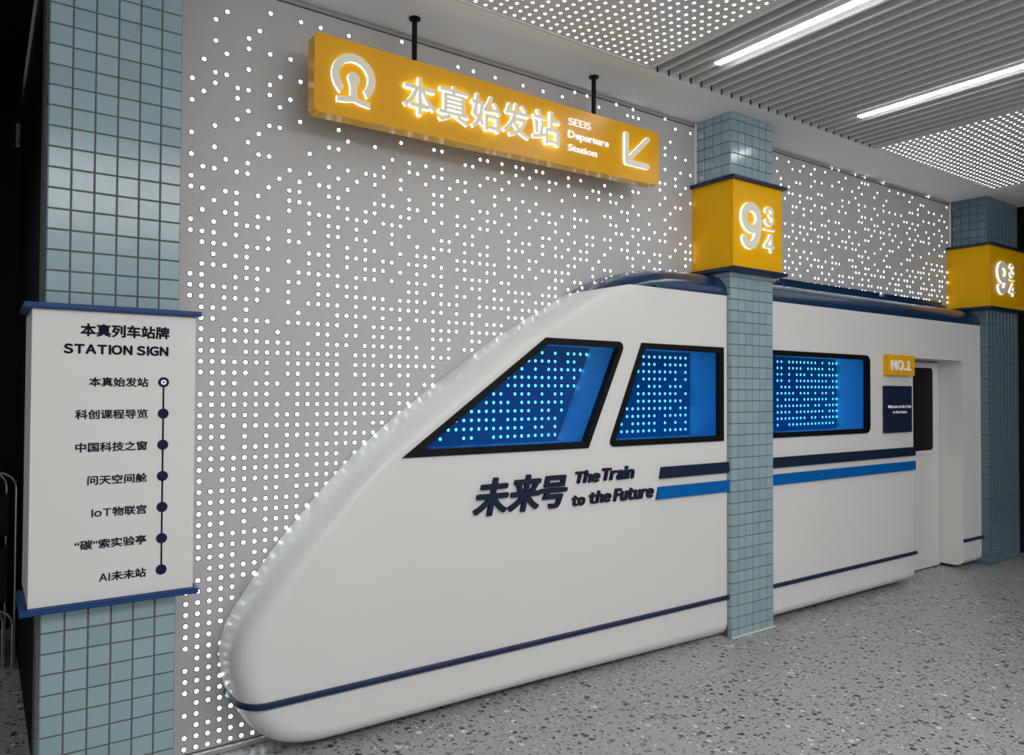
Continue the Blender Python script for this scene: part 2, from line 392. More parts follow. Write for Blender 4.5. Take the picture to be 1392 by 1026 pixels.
# which holes of the grid are lit : one list of column numbers per grid row, lowest row first
ROWS = [
 [],
 [-1, 0, 1, 2, 3, 4, 5, 6, 7],
 [0, 1, 2, 3, 4, 5, 6, 10, 11],
 [1, 2, 3, 4, 10, 11],
 [0, 1, 3, 4],
 [1, 2, 3],
 [0, 1, 2, 3],
 [0, 1, 2, 3],
 [0, 1, 2, 3],
 [-1, 1, 2, 3],
 [0, 1, 2, 3],
 [-1, 0, 1, 2],
 [-1, 0, 1, 2, 3],
 [-1, 0, 1, 2, 3],
 [-1, 0, 1, 2, 3, 4, 5],
 [-1, 0, 1, 2, 3, 4],
 [-1, 1, 2, 3, 4, 5, 6],
 [-1, 2, 3, 4, 5, 6, 7],
 [-1, 1, 2, 3, 4, 6, 7],
 [-1, 1, 2, 3, 4, 5, 6, 7, 8],
 [-1, 1, 2, 3, 4, 5, 6, 7, 8, 9],
 [-1, 1, 2, 3, 5, 7, 8, 9, 10],
 [-1, 1, 2, 3, 4, 5, 6, 7, 8, 9, 10, 11],
 [-1, 1, 2, 3, 4, 5, 6, 7, 8, 9, 10, 12],
 [1, 2, 3, 4, 5, 7, 8, 10, 11, 12, 13],
 [1, 3, 4, 5, 6, 7, 8, 9, 10, 11, 12, 13, 14],
 [-1, 1, 2, 3, 4, 5, 6, 7, 8, 9, 10, 12, 13, 14, 15],
 [-1, 1, 2, 3, 4, 5, 6, 7, 8, 9, 10, 11, 12, 13, 14, 16],
 [-1, 1, 2, 3, 5, 6, 7, 8, 9, 11, 12, 13, 14, 15, 16, 17, 25, 26, 29, 30, 33, 34, 35, 36, 37, 38, 39, 40, 41, 42, 52, 53, 54, 55, 56, 57, 58, 59, 61, 62, 63, 64, 65, 86, 89, 90, 91, 92, 93, 94, 95, 96, 97, 98, 99, 100, 101],
 [-1, 1, 2, 3, 5, 7, 9, 10, 11, 12, 14, 15, 16, 17, 18, 26, 27, 28, 29, 30, 31, 32, 33, 34, 35, 36, 37, 39, 40, 42, 53, 55, 56, 57, 58, 59, 61, 63, 65, 86, 87, 88, 89, 90, 91, 92, 93, 95, 96, 98, 99, 100, 101, 102],
 [-1, 1, 2, 3, 5, 6, 7, 8, 9, 10, 11, 12, 13, 14, 15, 16, 18, 19, 20, 27, 28, 29, 30, 31, 32, 33, 35, 36, 37, 38, 39, 40, 41, 42, 53, 54, 55, 56, 57, 58, 59, 61, 62, 63, 64, 65, 86, 87, 88, 89, 91, 92, 93, 94, 95, 96, 97, 98, 100, 101, 102],
 [-1, 1, 2, 3, 4, 5, 6, 8, 9, 10, 12, 13, 14, 15, 16, 17, 18, 19, 20, 21, 30, 31, 32, 33, 34, 35, 36, 37, 38, 40, 41, 43, 53, 54, 55, 56, 57, 58, 59, 60, 61, 62, 64, 65, 86, 87, 88, 89, 90, 91, 92, 93, 94, 96, 97, 99, 100, 101, 102],
 [-1, 1, 2, 3, 4, 5, 6, 7, 8, 10, 11, 12, 13, 14, 15, 16, 17, 18, 19, 21, 22, 30, 32, 33, 34, 35, 37, 38, 39, 40, 41, 42, 43, 56, 57, 58, 59, 60, 61, 62, 63, 64, 86, 88, 89, 90, 91, 93, 94, 95, 96, 97, 98, 99, 101, 102],
 [-1, 1, 2, 3, 4, 5, 6, 7, 9, 10, 11, 12, 13, 14, 16, 17, 18, 20, 21, 22, 23, 32, 33, 34, 36, 37, 38, 40, 42, 43, 56, 57, 58, 59, 60, 61, 62, 63, 65, 86, 87, 88, 89, 90, 92, 93, 94, 96, 98, 99, 101],
 [-1, 2, 3, 4, 6, 7, 8, 10, 11, 12, 14, 17, 18, 19, 20, 22, 24, 25, 33, 35, 36, 37, 38, 39, 40, 41, 42, 43, 44, 45, 56, 58, 59, 60, 62, 63, 64, 87, 88, 89, 91, 92, 93, 94, 95, 96, 97, 98, 99, 100, 101, 102],
 [-1, 1, 2, 3, 4, 5, 7, 9, 10, 12, 13, 14, 16, 17, 19, 21, 22, 25, 35, 36, 37, 38, 39, 40, 41, 42, 43, 45, 55, 57, 58, 59, 60, 61, 63, 65, 86, 87, 89, 91, 92, 93, 94, 95, 96, 97, 98, 99, 101, 102],
 [-1, 1, 2, 3, 4, 5, 6, 7, 9, 10, 11, 12, 13, 14, 16, 17, 18, 19, 20, 21, 22, 23, 24, 25, 36, 37, 39, 41, 42, 43, 44, 45, 46, 56, 57, 58, 59, 60, 61, 62, 63, 65, 86, 87, 89, 91, 92, 93, 95, 97, 98, 99, 100, 101, 102],
 [1, 2, 3, 5, 6, 7, 8, 9, 10, 11, 12, 13, 14, 16, 17, 18, 20, 21, 22, 23, 25, 26, 27, 38, 39, 40, 41, 42, 44, 45, 57, 58, 59, 61, 62, 63, 64, 65, 86, 87, 89, 90, 91, 92, 94, 95, 96, 97, 98, 100, 101],
 [1, 2, 3, 4, 5, 6, 7, 8, 9, 11, 13, 14, 15, 17, 18, 19, 20, 21, 23, 25, 27, 29, 30, 39, 40, 42, 44, 45, 46, 47, 57, 58, 59, 60, 61, 62, 63, 64, 65, 86, 87, 89, 90, 91, 92, 93, 94, 95, 96, 98, 100, 101, 102],
 [1, 3, 4, 5, 6, 8, 12, 13, 15, 16, 18, 19, 21, 22, 25, 26, 27, 30, 31],
 [1, 2, 4, 5, 6, 7, 9, 10, 11, 12, 13, 14, 16, 18, 19, 20, 21, 22, 25, 26, 27, 28, 30, 31, 32, 33, 34],
 [1, 2, 3, 5, 10, 14, 15, 16, 17, 19, 21, 23, 24, 25, 27, 28, 29, 30, 32, 33, 34],
 [0, 1, 3, 4, 5, 6, 9, 11, 12, 13, 14, 16, 18, 19, 20, 21, 22, 23, 25, 26, 28, 30, 31, 35, 36, 37],
 [0, 1, 2, 3, 4, 6, 7, 9, 12, 13, 15, 16, 17, 18, 19, 21, 22, 23, 24, 26, 27, 28, 31, 32, 33, 34, 35, 37, 38, 39],
 [0, 1, 4, 5, 6, 9, 10, 12, 14, 15, 16, 22, 23, 25, 26, 28, 29, 31, 33, 34, 36, 37, 39, 40, 41],
 [1, 2, 3, 5, 6, 7, 10, 11, 12, 13, 14, 16, 17, 18, 20, 22, 23, 24, 26, 28, 30, 31, 33, 35, 36, 37, 38, 40, 41, 42],
 [2, 4, 5, 9, 11, 13, 15, 17, 18, 19, 21, 23, 25, 26, 29, 30, 31, 32, 34, 35, 41, 42, 44, 48, 49],
 [1, 2, 3, 5, 6, 7, 11, 12, 13, 15, 16, 17, 19, 20, 22, 23, 24, 26, 28, 29, 32, 33, 36, 37, 39, 42, 43, 45, 46, 53, 54, 117, 119, 121, 124, 125, 140, 141],
 [0, 1, 2, 4, 7, 9, 10, 13, 15, 17, 18, 21, 23, 24, 25, 28, 29, 30, 31, 32, 33, 35, 36, 38, 40, 41, 42, 43, 44, 48, 78, 79, 80, 81, 83, 84, 95, 96, 99, 104, 106, 113, 118, 119, 121, 122, 123, 125, 129, 130, 132, 135, 139, 141],
 [0, 2, 4, 5, 6, 9, 11, 13, 14, 16, 17, 20, 23, 25, 26, 27, 29, 31, 32, 35, 38, 39, 44, 45, 48, 50, 51, 81, 83, 129, 132, 133, 136, 137, 141],
 [1, 3, 4, 6, 7, 11, 13, 14, 16, 18, 20, 22, 26, 27, 29, 30, 32, 35, 36, 37, 40, 42, 43, 45, 46, 47, 49, 55, 57, 59, 60, 62, 63, 78, 81, 86, 139],
 [2, 4, 9, 11, 12, 13, 15, 16, 17, 19, 20, 21, 25, 28, 30, 35, 37, 38, 40, 42, 44, 46, 47, 50, 54, 55, 58, 60, 65, 78, 80, 82, 83, 86, 91, 93, 94, 96, 98, 100, 102, 103, 106, 110, 111, 114, 116, 121, 123, 124, 125, 127, 128, 129, 131, 132, 133, 137, 140],
 [0, 1, 3, 4, 6, 9, 10, 11, 14, 15, 17, 18, 21, 22, 24, 26, 28, 29, 31, 32, 34, 36, 40, 41, 43, 45, 47, 48, 51, 53, 54, 56, 57, 59, 60, 62, 65, 66, 78, 79, 81, 82, 88, 90, 92, 96, 97, 99, 101, 103, 104, 107, 109, 110, 112, 113, 115, 116, 118, 121, 122, 123, 126, 127, 129, 130, 133, 134, 136, 138, 140],
 [0, 7, 9, 10, 13, 14, 18, 19, 20, 22, 23, 25, 28, 30, 32, 33, 35, 38, 42, 44, 47, 48, 50, 51, 54, 56, 63, 65, 66, 81, 83, 88, 89, 91, 94, 98, 100, 103, 104, 106, 107, 110, 112, 119, 121, 122, 125, 126, 130, 131, 132, 134, 135, 137],
 [1, 2, 4, 5, 8, 10, 12, 13, 15, 19, 22, 25, 26, 31, 32, 34, 36, 39, 41, 42, 45, 52, 53, 55, 57, 58, 60, 61, 64, 66, 78, 79, 82, 83, 88, 90, 92, 95, 97, 98, 101, 108, 109, 111, 113, 114, 116, 117, 120, 122, 124, 125, 127, 131, 134, 137, 138],
 [0, 3, 5, 9, 11, 14, 16, 18, 21, 25, 26, 28, 30, 33, 36, 38, 40, 41, 43, 45, 46, 47, 51, 52, 55, 56, 59, 61, 65, 78, 82, 83, 89, 92, 94, 96, 97, 99, 101, 102, 103, 107, 108, 111, 112, 115, 117, 121, 123, 126, 128, 130, 133, 137, 138, 140],
 [2, 6, 7, 13, 15, 17, 18, 19, 21, 24, 27, 29, 33, 35, 37, 39, 45, 50, 51, 54, 58, 62, 63, 84, 89, 91, 93, 95, 101, 106, 107, 110, 114, 118, 119, 125, 127, 129, 130, 131, 133, 136, 139],
 [0, 5, 11, 19, 22, 23, 25, 26, 28, 29, 31, 34, 43, 53, 54, 56, 61, 90, 99, 109, 110, 112, 117, 123, 131, 134, 135, 137, 138, 140],
 [2, 6, 13, 14, 20, 22, 24, 26, 32, 33, 35, 37, 39, 41, 45, 47, 49, 51, 52, 55, 58, 62, 78, 88, 89, 91, 93, 95, 97, 101, 103, 105, 107, 108, 111, 114, 118, 125, 126, 132, 134, 136, 138],
 [4, 7, 8, 15, 18, 29, 30, 34, 36, 38, 41, 42, 44, 48, 49, 51, 53, 60, 63, 64, 90, 92, 94, 97, 98, 100, 104, 105, 107, 109, 116, 119, 120, 127, 130],
 [0, 5, 10, 14, 21, 25, 26, 31, 32, 34, 36, 37, 39, 40, 44, 46, 50, 55, 56, 61, 66, 81, 88, 90, 92, 93, 95, 96, 100, 102, 106, 111, 112, 117, 122, 126, 133, 137, 138],
 [1, 4, 8, 27, 28, 60, 64, 80, 95, 98, 99, 104, 106, 108, 113, 116, 120, 123, 127, 135, 139],
 [0, 2, 4, 5, 7, 9, 60, 61, 63, 65, 90, 93, 100, 102, 103, 111, 112, 114, 116, 117, 119, 121, 126, 128, 130, 131, 133, 137],
 [2, 3, 7, 26, 27, 28, 29, 32, 37, 63, 80, 82, 90, 91, 93, 95, 98, 109, 110, 114, 115, 119, 125, 129, 133, 138, 140],
 [1, 5, 8, 10, 23, 25, 33, 38, 39, 42, 61, 64, 66, 82, 88, 92, 96, 98, 99, 103, 105, 110, 111, 113, 117, 120, 122, 126, 128, 132, 135, 138],
 [3, 23, 24, 26, 28, 30, 31, 33, 36, 41, 78, 89, 90, 92, 94, 95, 101, 104, 109, 115, 124, 125, 127, 129, 137],
 [2, 5, 7, 9, 61, 63, 65, 78, 82, 83, 87, 89, 97, 98, 104, 106, 109, 111, 114, 117, 119, 121, 123, 131, 133, 135, 140],
 [5, 61, 78, 87, 91, 92, 95, 108, 117, 126, 127, 129, 137, 139],
 [2, 6, 62, 86, 96, 98, 101, 104, 107, 110, 114, 118, 129, 133, 135, 138],
 [3, 90, 92, 95, 103, 109, 115, 126, 130, 131],
 [7, 10, 12, 15, 28, 30, 33, 37, 40, 43, 49, 54, 55, 56, 63, 66, 86, 89, 93, 96, 99, 105, 110, 111, 112, 119, 122, 124, 127, 140],
 [21, 45, 47, 52, 55, 61, 101, 103, 108, 111, 117, 133],
 [],
]
DOTS = [(n, r-9) for r, cols in enumerate(ROWS) for n in cols if n >= 0]

def dot_geo(bm, x, y, z, r=0.0093, rim=0.0134, seg=12):
    """dark rim ring standing 1 mm off the panel and a domed diffuser inside it (faces -y)"""
    cs = [(math.cos(2*math.pi*k/seg), math.sin(2*math.pi*k/seg)) for k in range(seg)]
    o0 = [bm.verts.new((x+c*rim, y, z+s*rim)) for c, s in cs]
    o1 = [bm.verts.new((x+c*rim*0.99, y-0.0010, z+s*rim*0.99)) for c, s in cs]
    a = [bm.verts.new((x+c*r, y-0.0010, z+s*r)) for c, s in cs]
    b = [bm.verts.new((x+c*r*0.7, y-0.0028, z+s*r*0.7)) for c, s in cs]
    for k in range(seg):
        j = (k+1) % seg
        f = bm.faces.new((o0[k], o0[j], o1[j], o1[k])); f.material_index = 1
        f = bm.faces.new((o1[k], o1[j], a[j], a[k])); f.material_index = 1
        f = bm.faces.new((a[k], a[j], b[j], b[k]))
    bm.faces.new(b)
def dist2(d):
    x, z = gx(d[0]), gz(d[1], gx(d[0])); return x*x+WY*WY+(z-CAMZ)**2
order = sorted(DOTS, key=dist2)
# the largest dots in view (nearest ones not hidden behind the sign, train or column) are single parts
def hidden(d):
    x, z = gx(d[0]), gz(d[1], gx(d[0]))
    if x > 0.93 and z < 0.9: return True
    if z < 2.4 and x > 1.2 and z < 1.0+(x-1.2)*0.85: return True
    return False
single = [d for d in order if not hidden(d)][:300]; ss = set(single)
bm = bmesh.new(); dot_geo(bm, 0, 0, 0)
bmesh.ops.recalc_face_normals(bm, faces=bm.faces[:])
dme = bm_mesh('light_dot', bm); dme.materials.append(LED); dme.materials.append(RIM)
for d in single:
    o = bpy.data.objects.new('light_dot', dme); COL.objects.link(o); o.location = (gx(d[0]), WY, gz(d[1], gx(d[0]))); o.parent = wall
bm = bmesh.new()
for d in order:
    if d not in ss: dot_geo(bm, gx(d[0]), WY, gz(d[1], gx(d[0])))
bmesh.ops.recalc_face_normals(bm, faces=bm.faces[:])
o = link('light_dots', bm_mesh('light_dots', bm), wall, [LED, RIM]); o['kind'] = 'stuff'

# ceiling : plain soffit along the wall, slats, perforated light panels
SX0, SX1, SY = 3.205, 5.60, 3.115
ceil = empty('ceiling', (0, 0, 0), kind='structure')
boxobj('ceiling_soffit', 0.19, 8.60, SY, 3.70, CZ, CZ+0.10, CEIL, ceil)
boxobj('ceiling_soffit', 7.70, 8.60, -4, SY-0.002, CZ, CZ+0.10, CEIL, ceil)
boxobj('ceiling_soffit', -2.5, 0.9, -4, SY-0.002, CZ, CZ+0.10, CEIL, ceil)
boxobj('ceiling_deck', -4, 11, -4, 3.7, CZ+0.16, CZ+0.22, DARKDECK, ceil)
for k in range(25):
    x = 3.250+0.0967*k
    b2 = bmesh.new()
    w, h = 0.024, 0.075
    box(b2, x, x+w, -3.8, SY-0.006, CZ-0.002, CZ-0.002+h)
    es = [e for e in b2.edges if all(v.co.z < CZ for v in e.verts) and abs(e.verts[0].co.y-e.verts[1].co.y) > 1]
    bmesh.ops.bevel(b2, geom=es, offset=0.003, segments=2, affect='EDGES')
    sl = link('ceiling_slat', bm_mesh('ceiling_slat', b2), ceil, SLAT)
    boxobj('slat_gap_shade', x-0.006, x-0.0002, SY-0.0055, SY-0.0015, CZ-0.002, CZ+0.035, DARK, sl)  # thin black piece painted in for the shaded hollow at the slat end
def perf_panel(x0, x1, y0, y1):
    p = boxobj('ceiling_light_panel', x0+0.018, x1-0.018, y0, y1-0.018, CZ+0.004, CZ+0.02, CEILPANEL, ceil)
    # double edge frame
    for (a, b, c, d, z_) in ((x0, x1, y1-0.018, y1-0.009, 0), (x0, x0+0.018, y0, y1-0.018, 0), (x1-0.018, x1, y0, y1-0.018, 0), (x0, x1, y1-0.007, y1, 0.002)):
        boxobj('panel_frame', a, b, c, d, CZ-0.003+z_, CZ+0.02, SLAT, p)
    b2 = bmesh.new(); nx = int((x1-x0-0.10)/0.0583); ny = int((y1-y0-0.05)/0.0510)
    seg = 8; r = 0.0085
    for i in range(nx+1):
        for j in range(ny+1):
            cx = x1-0.075-i*0.0583 if x0 < 3 else x0+0.075+i*0.0583; cy = y1-0.045-j*0.0510
            vs = [b2.verts.new((cx+r*math.cos(2*math.pi*k/seg), cy+r*math.sin(2*math.pi*k/seg), CZ+0.0030)) for k in range(seg)]
            vt = [b2.verts.new((cx+r*math.cos(2*math.pi*k/seg), cy+r*math.sin(2*math.pi*k/seg), CZ+0.0045)) for k in range(seg)]
            b2.faces.new(vs[::-1])
            for k in range(seg): b2.faces.new((vs[k], vs[(k+1) % seg], vt[(k+1) % seg], vt[k]))
    o = link('panel_light_dots', bm_mesh('panel_light_dots', b2), p, CEILLED); o['kind'] = 'stuff'
perf_panel(0.95, 3.185, 0.9, SY)
perf_panel(5.62, 7.69, 0.9, SY)
boxobj('ceiling_soffit', 0.9, 3.20, -4, 0.89, CZ, CZ+0.10, CEIL, ceil)
boxobj('ceiling_soffit', 5.61, 7.70, -4, 0.89, CZ, CZ+0.10, CEIL, ceil)

# corridor at the left, its gloom put into the wall colour, and dark wall at the right
wl = boxobj('wall_left_blocker', -2.2, -2.1, 2.8, 6.4, 0, 3.8, DARK); tag(wl, kind='structure')  # unseen wall, added to keep ambient light off the left side
wf = boxobj('wall_corridor_end', -2.1, 0.6, 6.2, 6.3, 0, 3.8, DARK); tag(wf, kind='structure')
wi = boxobj('wall_corridor_side', 0.205, 0.60, 3.72, 6.2, 0, 3.8, DARK); tag(wi, kind='structure')
cc = boxobj('ceiling_corridor', -2.1, 0.186, 3.3, 6.2, 3.54, 3.62, DARK); tag(cc, kind='structure')
wr = boxobj('wall_right', 8.56, 11.5, 3.30, 3.42, 0, 3.8, DARK); tag(wr, kind='structure')

we = boxobj('wall_far_blocker', 10.4, 10.5, -4.5, 3.28, 0, 3.8, DARK); tag(we, kind='structure')  # unseen wall, added to cut ambient light and reflections from the right
# linear lamps let into the slats (things: they can be unclipped from the ceiling)
def lamp(x, y1, y0, label, group=None):
    t = empty('linear_lamp', (x, (y0+y1)/2, CZ), label, 'lamp', group)
    boxobj('lamp_housing', x-0.026, x+0.026, y0, y1+0.006, CZ-0.004, CZ+0.05, LAMPBODY, t, bevel=0.002)
    boxobj('lamp_diffuser', x-0.0225, x+0.0225, y0+0.01, y1, CZ-0.0105, CZ-0.0042, LAMP, t, bevel=0.002)
lamp(3.438, 2.826, 0.6, 'long white linear ceiling lamp nearer the hanging yellow sign')
lamp(4.889, 2.802, 0.6, 'long white linear ceiling lamp farther right, nearer the far light panel')

# ================================================================== COLUMNS
def column(x0, x1, y0, y1, label):
    t = empty('tiled_column', ((x0+x1)/2, (y0+y1)/2, 0), label, 'column')
    boxobj('column_core', x0+0.004, x1-0.001, y0+0.004, y1, 0, CZ, GROUT, t)
    return t
P = 0.0763
c1 = column(0.190, 0.652, 3.258, 3.72, 'square pale blue tiled column carrying the white station board')
pz = (0.652-0.190)/6
tiles(c1, (0.190, 3.262), 'x', 6, pz, rows(0.355, 0.0765, 0.0, 0.832)+rows(2.929, 0.0772, 1.955, CZ))
tiles(c1, (0.194, 3.262), 'y', 3, 0.078, rows(0.355, 0.0765, 0.0, 0.832)+rows(2.929, 0.0772, 1.955, CZ))
c2 = column(4.103, 4.560, 3.258, WY+0.01, 'pale blue tiled column standing in front of the middle of the train')
tiles(c2, (4.103, 3.262), 'x', 6, 0.0761, rows(0.053, P, 0.0, 2.452)+rows(0.053, P, 3.085, CZ))
tiles(c2, (4.107, 3.262), 'y', 4, 0.0755, rows(0.053, P, 3.085, CZ)); tiles(c2, (4.107, 3.262), 'y', 4, 0.0755, rows(0.053, P, 2.30, 2.452))
tiles(c2, (4.107, 3.262), 'y', 1, 0.032, rows(0.053, P, 0.0, 2.30))
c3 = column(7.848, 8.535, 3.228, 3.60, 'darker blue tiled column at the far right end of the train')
bm = bmesh.new()
def tstuff(bm, face, a, b, c, d, base):
    bv = 0.002; t = 0.004; g = 0.0018
    a += g; b -= g; c += g; d -= g
    if face == 'x': f = lambda u, w, k: (u, base-k, w)
    else: f = lambda u, w, k: (base-k, u, w)
    F = [bm.verts.new(f(u, w, t)) for u, w in ((a+bv, c+bv), (b-bv, c+bv), (b-bv, d-bv), (a+bv, d-bv))]
    Q = [bm.verts.new(f(u, w, 0)) for u, w in ((a, c), (b, c), (b, d), (a, d))]
    bm.faces.new(F)
    for i in range(4): bm.faces.new((F[i], Q[i], Q[(i+1) % 4], F[(i+1) % 4]))
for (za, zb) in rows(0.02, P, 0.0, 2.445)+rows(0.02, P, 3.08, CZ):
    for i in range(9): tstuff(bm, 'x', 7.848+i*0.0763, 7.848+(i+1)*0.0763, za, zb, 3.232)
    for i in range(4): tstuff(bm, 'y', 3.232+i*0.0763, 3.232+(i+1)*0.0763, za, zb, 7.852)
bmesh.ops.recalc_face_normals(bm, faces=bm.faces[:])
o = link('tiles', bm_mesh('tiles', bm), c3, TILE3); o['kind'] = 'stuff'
# cement skirt bead where the column meets the floor
for cx0, cx1, yy, pc in ((4.099, 4.564, 3.255, c2),):
    boxobj('mortar_bead', cx0, cx1, yy-0.010, yy+0.004, 0.0, 0.006, mat('mortar', (0.6, 0.6, 0.58), 0.9), pc, bevel=0.002)

# ---- yellow number boxes
def stroke(bm, pts, w, y0, y1, closed=False, seg_cap=6):
    P2 = [Vector(p) for p in pts]; n = len(P2); L = []; Rr = []
    for i in range(n):
        a = P2[(i-1) % n] if (closed or i > 0) else P2[i]; b = P2[(i+1) % n] if (closed or i < n-1) else P2[i]
        d = (b-a).normalized(); nn = Vector((-d.y, d.x)); ww = w[i] if isinstance(w, (list, tuple)) else w
        L.append(P2[i]+nn*ww/2); Rr.append(P2[i]-nn*ww/2)
    if closed:
        f = lambda p, y: bm.verts.new((p.x, y, p.y))
        LF = [f(p, y0) for p in L]; RF = [f(p, y0) for p in Rr]; LB = [f(p, y1) for p in L]; RB = [f(p, y1) for p in Rr]
        for i in range(n):
            j = (i+1) % n
            bm.faces.new((LF[i], LF[j], RF[j], RF[i])).material_index = 0
            bm.faces.new((LF[i], LB[i], LB[j], LF[j])).material_index = 1
            bm.faces.new((RF[i], RF[j], RB[j], RB[i])).material_index = 1
    else:
        w0 = w[0] if isinstance(w, (list, tuple)) else w; w1 = w[-1] if isinstance(w, (list, tuple)) else w
        d0 = (P2[1]-P2[0]).normalized(); d1 = (P2[-1]-P2[-2]).normalized(); poly = list(L)
        a = math.atan2(d1.y, d1.x)
        for k in range(1, seg_cap):
            t_ = a+math.pi/2-math.pi*k/seg_cap; poly.append(P2[-1]+Vector((math.cos(t_), math.sin(t_)))*w1/2)
        poly += Rr[::-1]
        a = math.atan2(-d0.y, -d0.x)
        for k in range(1, seg_cap):
            t_ = a+math.pi/2-math.pi*k/seg_cap; poly.append(P2[0]+Vector((math.cos(t_), math.sin(t_)))*w0/2)
        f = lambda p, y: bm.verts.new((p.x, y, p.y))
        LF = [f(p, y0) for p in poly]; LB = [f(p, y1) for p in poly]; m_ = len(poly)
        c = [v for v in LF]
        tri = geometry.tessellate_polygon([[Vector((p.x, p.y, 0)) for p in poly]])
        for q in tri:
            try: bm.faces.new([LF[k] for k in q]).material_index = 0
            except ValueError: pass
        for i in range(m_):
            j = (i+1) % m_
            bm.faces.new((LF[i], LB[i], LB[j], LF[j])).material_index = 1
def glyph(name, strokes, y0, y1, parent, mt=(None, None), T=lambda p: p, sc=1.0):
    bm = bmesh.new()
    for k, (pts, w, cl) in enumerate(strokes):
        stroke(bm, [T(p) for p in pts], w*sc, y0+k*0.0002, y1, cl)
    bmesh.ops.recalc_face_normals(bm, faces=bm.faces[:])
    for f in bm.faces:
        if f.material_index == 0 and f.normal.y > 0: f.normal_flip()
    return link(name, bm_mesh(name, bm), parent, [CREAM, GLOW])
def arc(cx, cz, rx_, rz_, a0, a1, n=24):
    return [(cx+rx_*math.cos(R_(a0+(a1-a0)*k/n)), cz+rz_*math.sin(R_(a0+(a1-a0)*k/n))) for k in range(n+1)]
NINE = [(arc(4.236, 2.818, 0.080, 0.075, 0, 352, 32), 0.060, True),
        ([(4.166, 2.668), (4.180, 2.646), (4.202, 2.634), (4.228, 2.632), (4.257, 2.640), (4.282, 2.664), (4.300, 2.704), (4.311, 2.752), (4.316, 2.80), (4.315, 2.835)], 0.060, False)]
THREE = [([(4.398, 2.887), (4.406, 2.901), (4.424, 2.909), (4.446, 2.909), (4.464, 2.899), (4.469, 2.882), (4.462, 2.867), (4.444, 2.860)], 0.027, False),
         ([(4.440, 2.860), (4.462, 2.853), (4.474, 2.836), (4.472, 2.816), (4.456, 2.803), (4.434, 2.800), (4.412, 2.806), (4.399, 2.820)], 0.027, False)]
BAR = [([(4.383, 2.761), (4.492, 2.761)], 0.013, False)]
FOUR = [([(4.450, 2.722), (4.430, 2.690), (4.390, 2.646)], 0.024, False), ([(4.388, 2.644), (4.480, 2.644)], 0.024, False), ([(4.459, 2.720), (4.459, 2.614)], 0.026, False)]
def ushape(name, x0, x1, y0, y1, xi0, xi1, yi, za, zb, mt, parent):
    bm = bmesh.new(); poly = [(x0, y0), (x1, y0), (x1, y1), (xi1, y1), (xi1, yi), (xi0, yi), (xi0, y1), (x0, y1)]
    A = [bm.verts.new((p[0], p[1], za)) for p in poly]; B = [bm.verts.new((p[0], p[1], zb)) for p in poly]
    bm.faces.new(A[::-1]); bm.faces.new(B)
    for i in range(8): bm.faces.new((A[i], A[(i+1) % 8], B[(i+1) % 8], B[i]))
    bmesh.ops.bevel(bm, geom=[e for e in bm.edges if all(abs(v.co.y-y0) < 1e-6 for v in e.verts)], offset=0.004, segments=2, affect='EDGES')
    return link(name, bm_mesh(name, bm), parent, mt)
def number_box(x0, x1, y0, y1, z0, z1, label, T, sc, group='yellow platform number boxes'):
    t = empty('number_box', ((x0+x1)/2, y0, z0), label, 'sign')
    boxobj('box_front', x0, x1, y0, y0+0.020, z0, z1, YELLOWM, t, bevel=0.003)
    boxobj('box_side', x0+0.0005, x0+0.020, y0+0.0202, y1, z0, z1, YELLOWM, t); boxobj('box_side', x1-0.020, x1-0.0005, y0+0.0202, y1, z0, z1, YELLOWM, t)
    for za, zb in ((z1, z1+0.022), (z0-0.024, z0)): ushape('navy_trim', x0-0.028, x1+0.028, y0-0.028, y1, x0+0.030, x1-0.030, y0+0.040, za, zb, NAVYTRIM, t)
    glyph('numeral_nine', NINE, y0-0.020, y0+0.001, t, T=T, sc=sc); glyph('numeral_three', THREE, y0-0.016, y0+0.001, t, T=T, sc=sc)
    glyph('fraction_bar', BAR, y0-0.016, y0+0.001, t, T=T, sc=sc); glyph('numeral_four', FOUR, y0-0.016, y0+0.001, t, T=T, sc=sc)
    return t
number_box(4.066, 4.598, 3.210, WY-0.002, 2.475, 3.062, 'yellow box reading 9 3/4 around the middle column', lambda p: p, 1.0)
number_box(7.790, 8.574, 3.185, 3.61, 2.467, 3.052, 'yellow box reading 9 3/4 around the far right column', lambda p: ((p[0]-4.1235)*1.074+7.925, p[1]-0.009), 1.05)

# ---- station board on the first column
bd = empty('station_board', (0.425, 3.205, 0.846), 'white station list board with blue edges on the left column', 'sign')
boxobj('board_panel', 0.147, 0.704, 3.205, 3.230, 0.848, 1.930, OFFWHITE, bd, bevel=0.002)
boxobj('side_panel', 0.1475, 0.160, 3.2592, 3.64, 0.848, 1.930, OFFWHITE, bd); boxobj('side_panel', 0.690, 0.7035, 3.2592, 3.50, 0.848, 1.930, OFFWHITE, bd)
ushape('top_trim', 0.122, 0.722, 3.180, 3.54, 0.184, 0.660, 3.252, 1.931, 1.951, BLUETRIM, bd)
ushape('bottom_trim', 0.122, 0.722, 3.180, 3.54, 0.184, 0.660, 3.252, 0.826, 0.847, BLUETRIM, bd)
YB = 3.205
def print_(body, x0, x1, z0, z1, bold=0.0, name='lettering', sp=1.0):
    return text_obj(name, body, x0, x1, z0, z1, YB, 0.0025, INK, bd, bold=bold, spacing=sp)
print_('本真列车站牌', 0.2995, 0.606, 1.835, 1.884, 0.036)
latin_obj('lettering', 'STATION SIGN', 0.2460, 0.603, 1.7690, 1.8065, YB, 0.0025, INK, bd, bold=0.046, gap=0.06)
LN = [('本真始发站', .3297, .5325, 1.6655), ('科创课程导览', .2865, .532, 1.5435), ('中国科技之窗', .2885, .531, 1.4205), ('问天空间舱', .329, .532, 1.2965),
      ('IoT物联宫', .3445, .5315, 1.1745), ('“碳”索实验亭', .2905, .5325, 1.0575), ('AI未未站', .3725, .533, 0.931)]
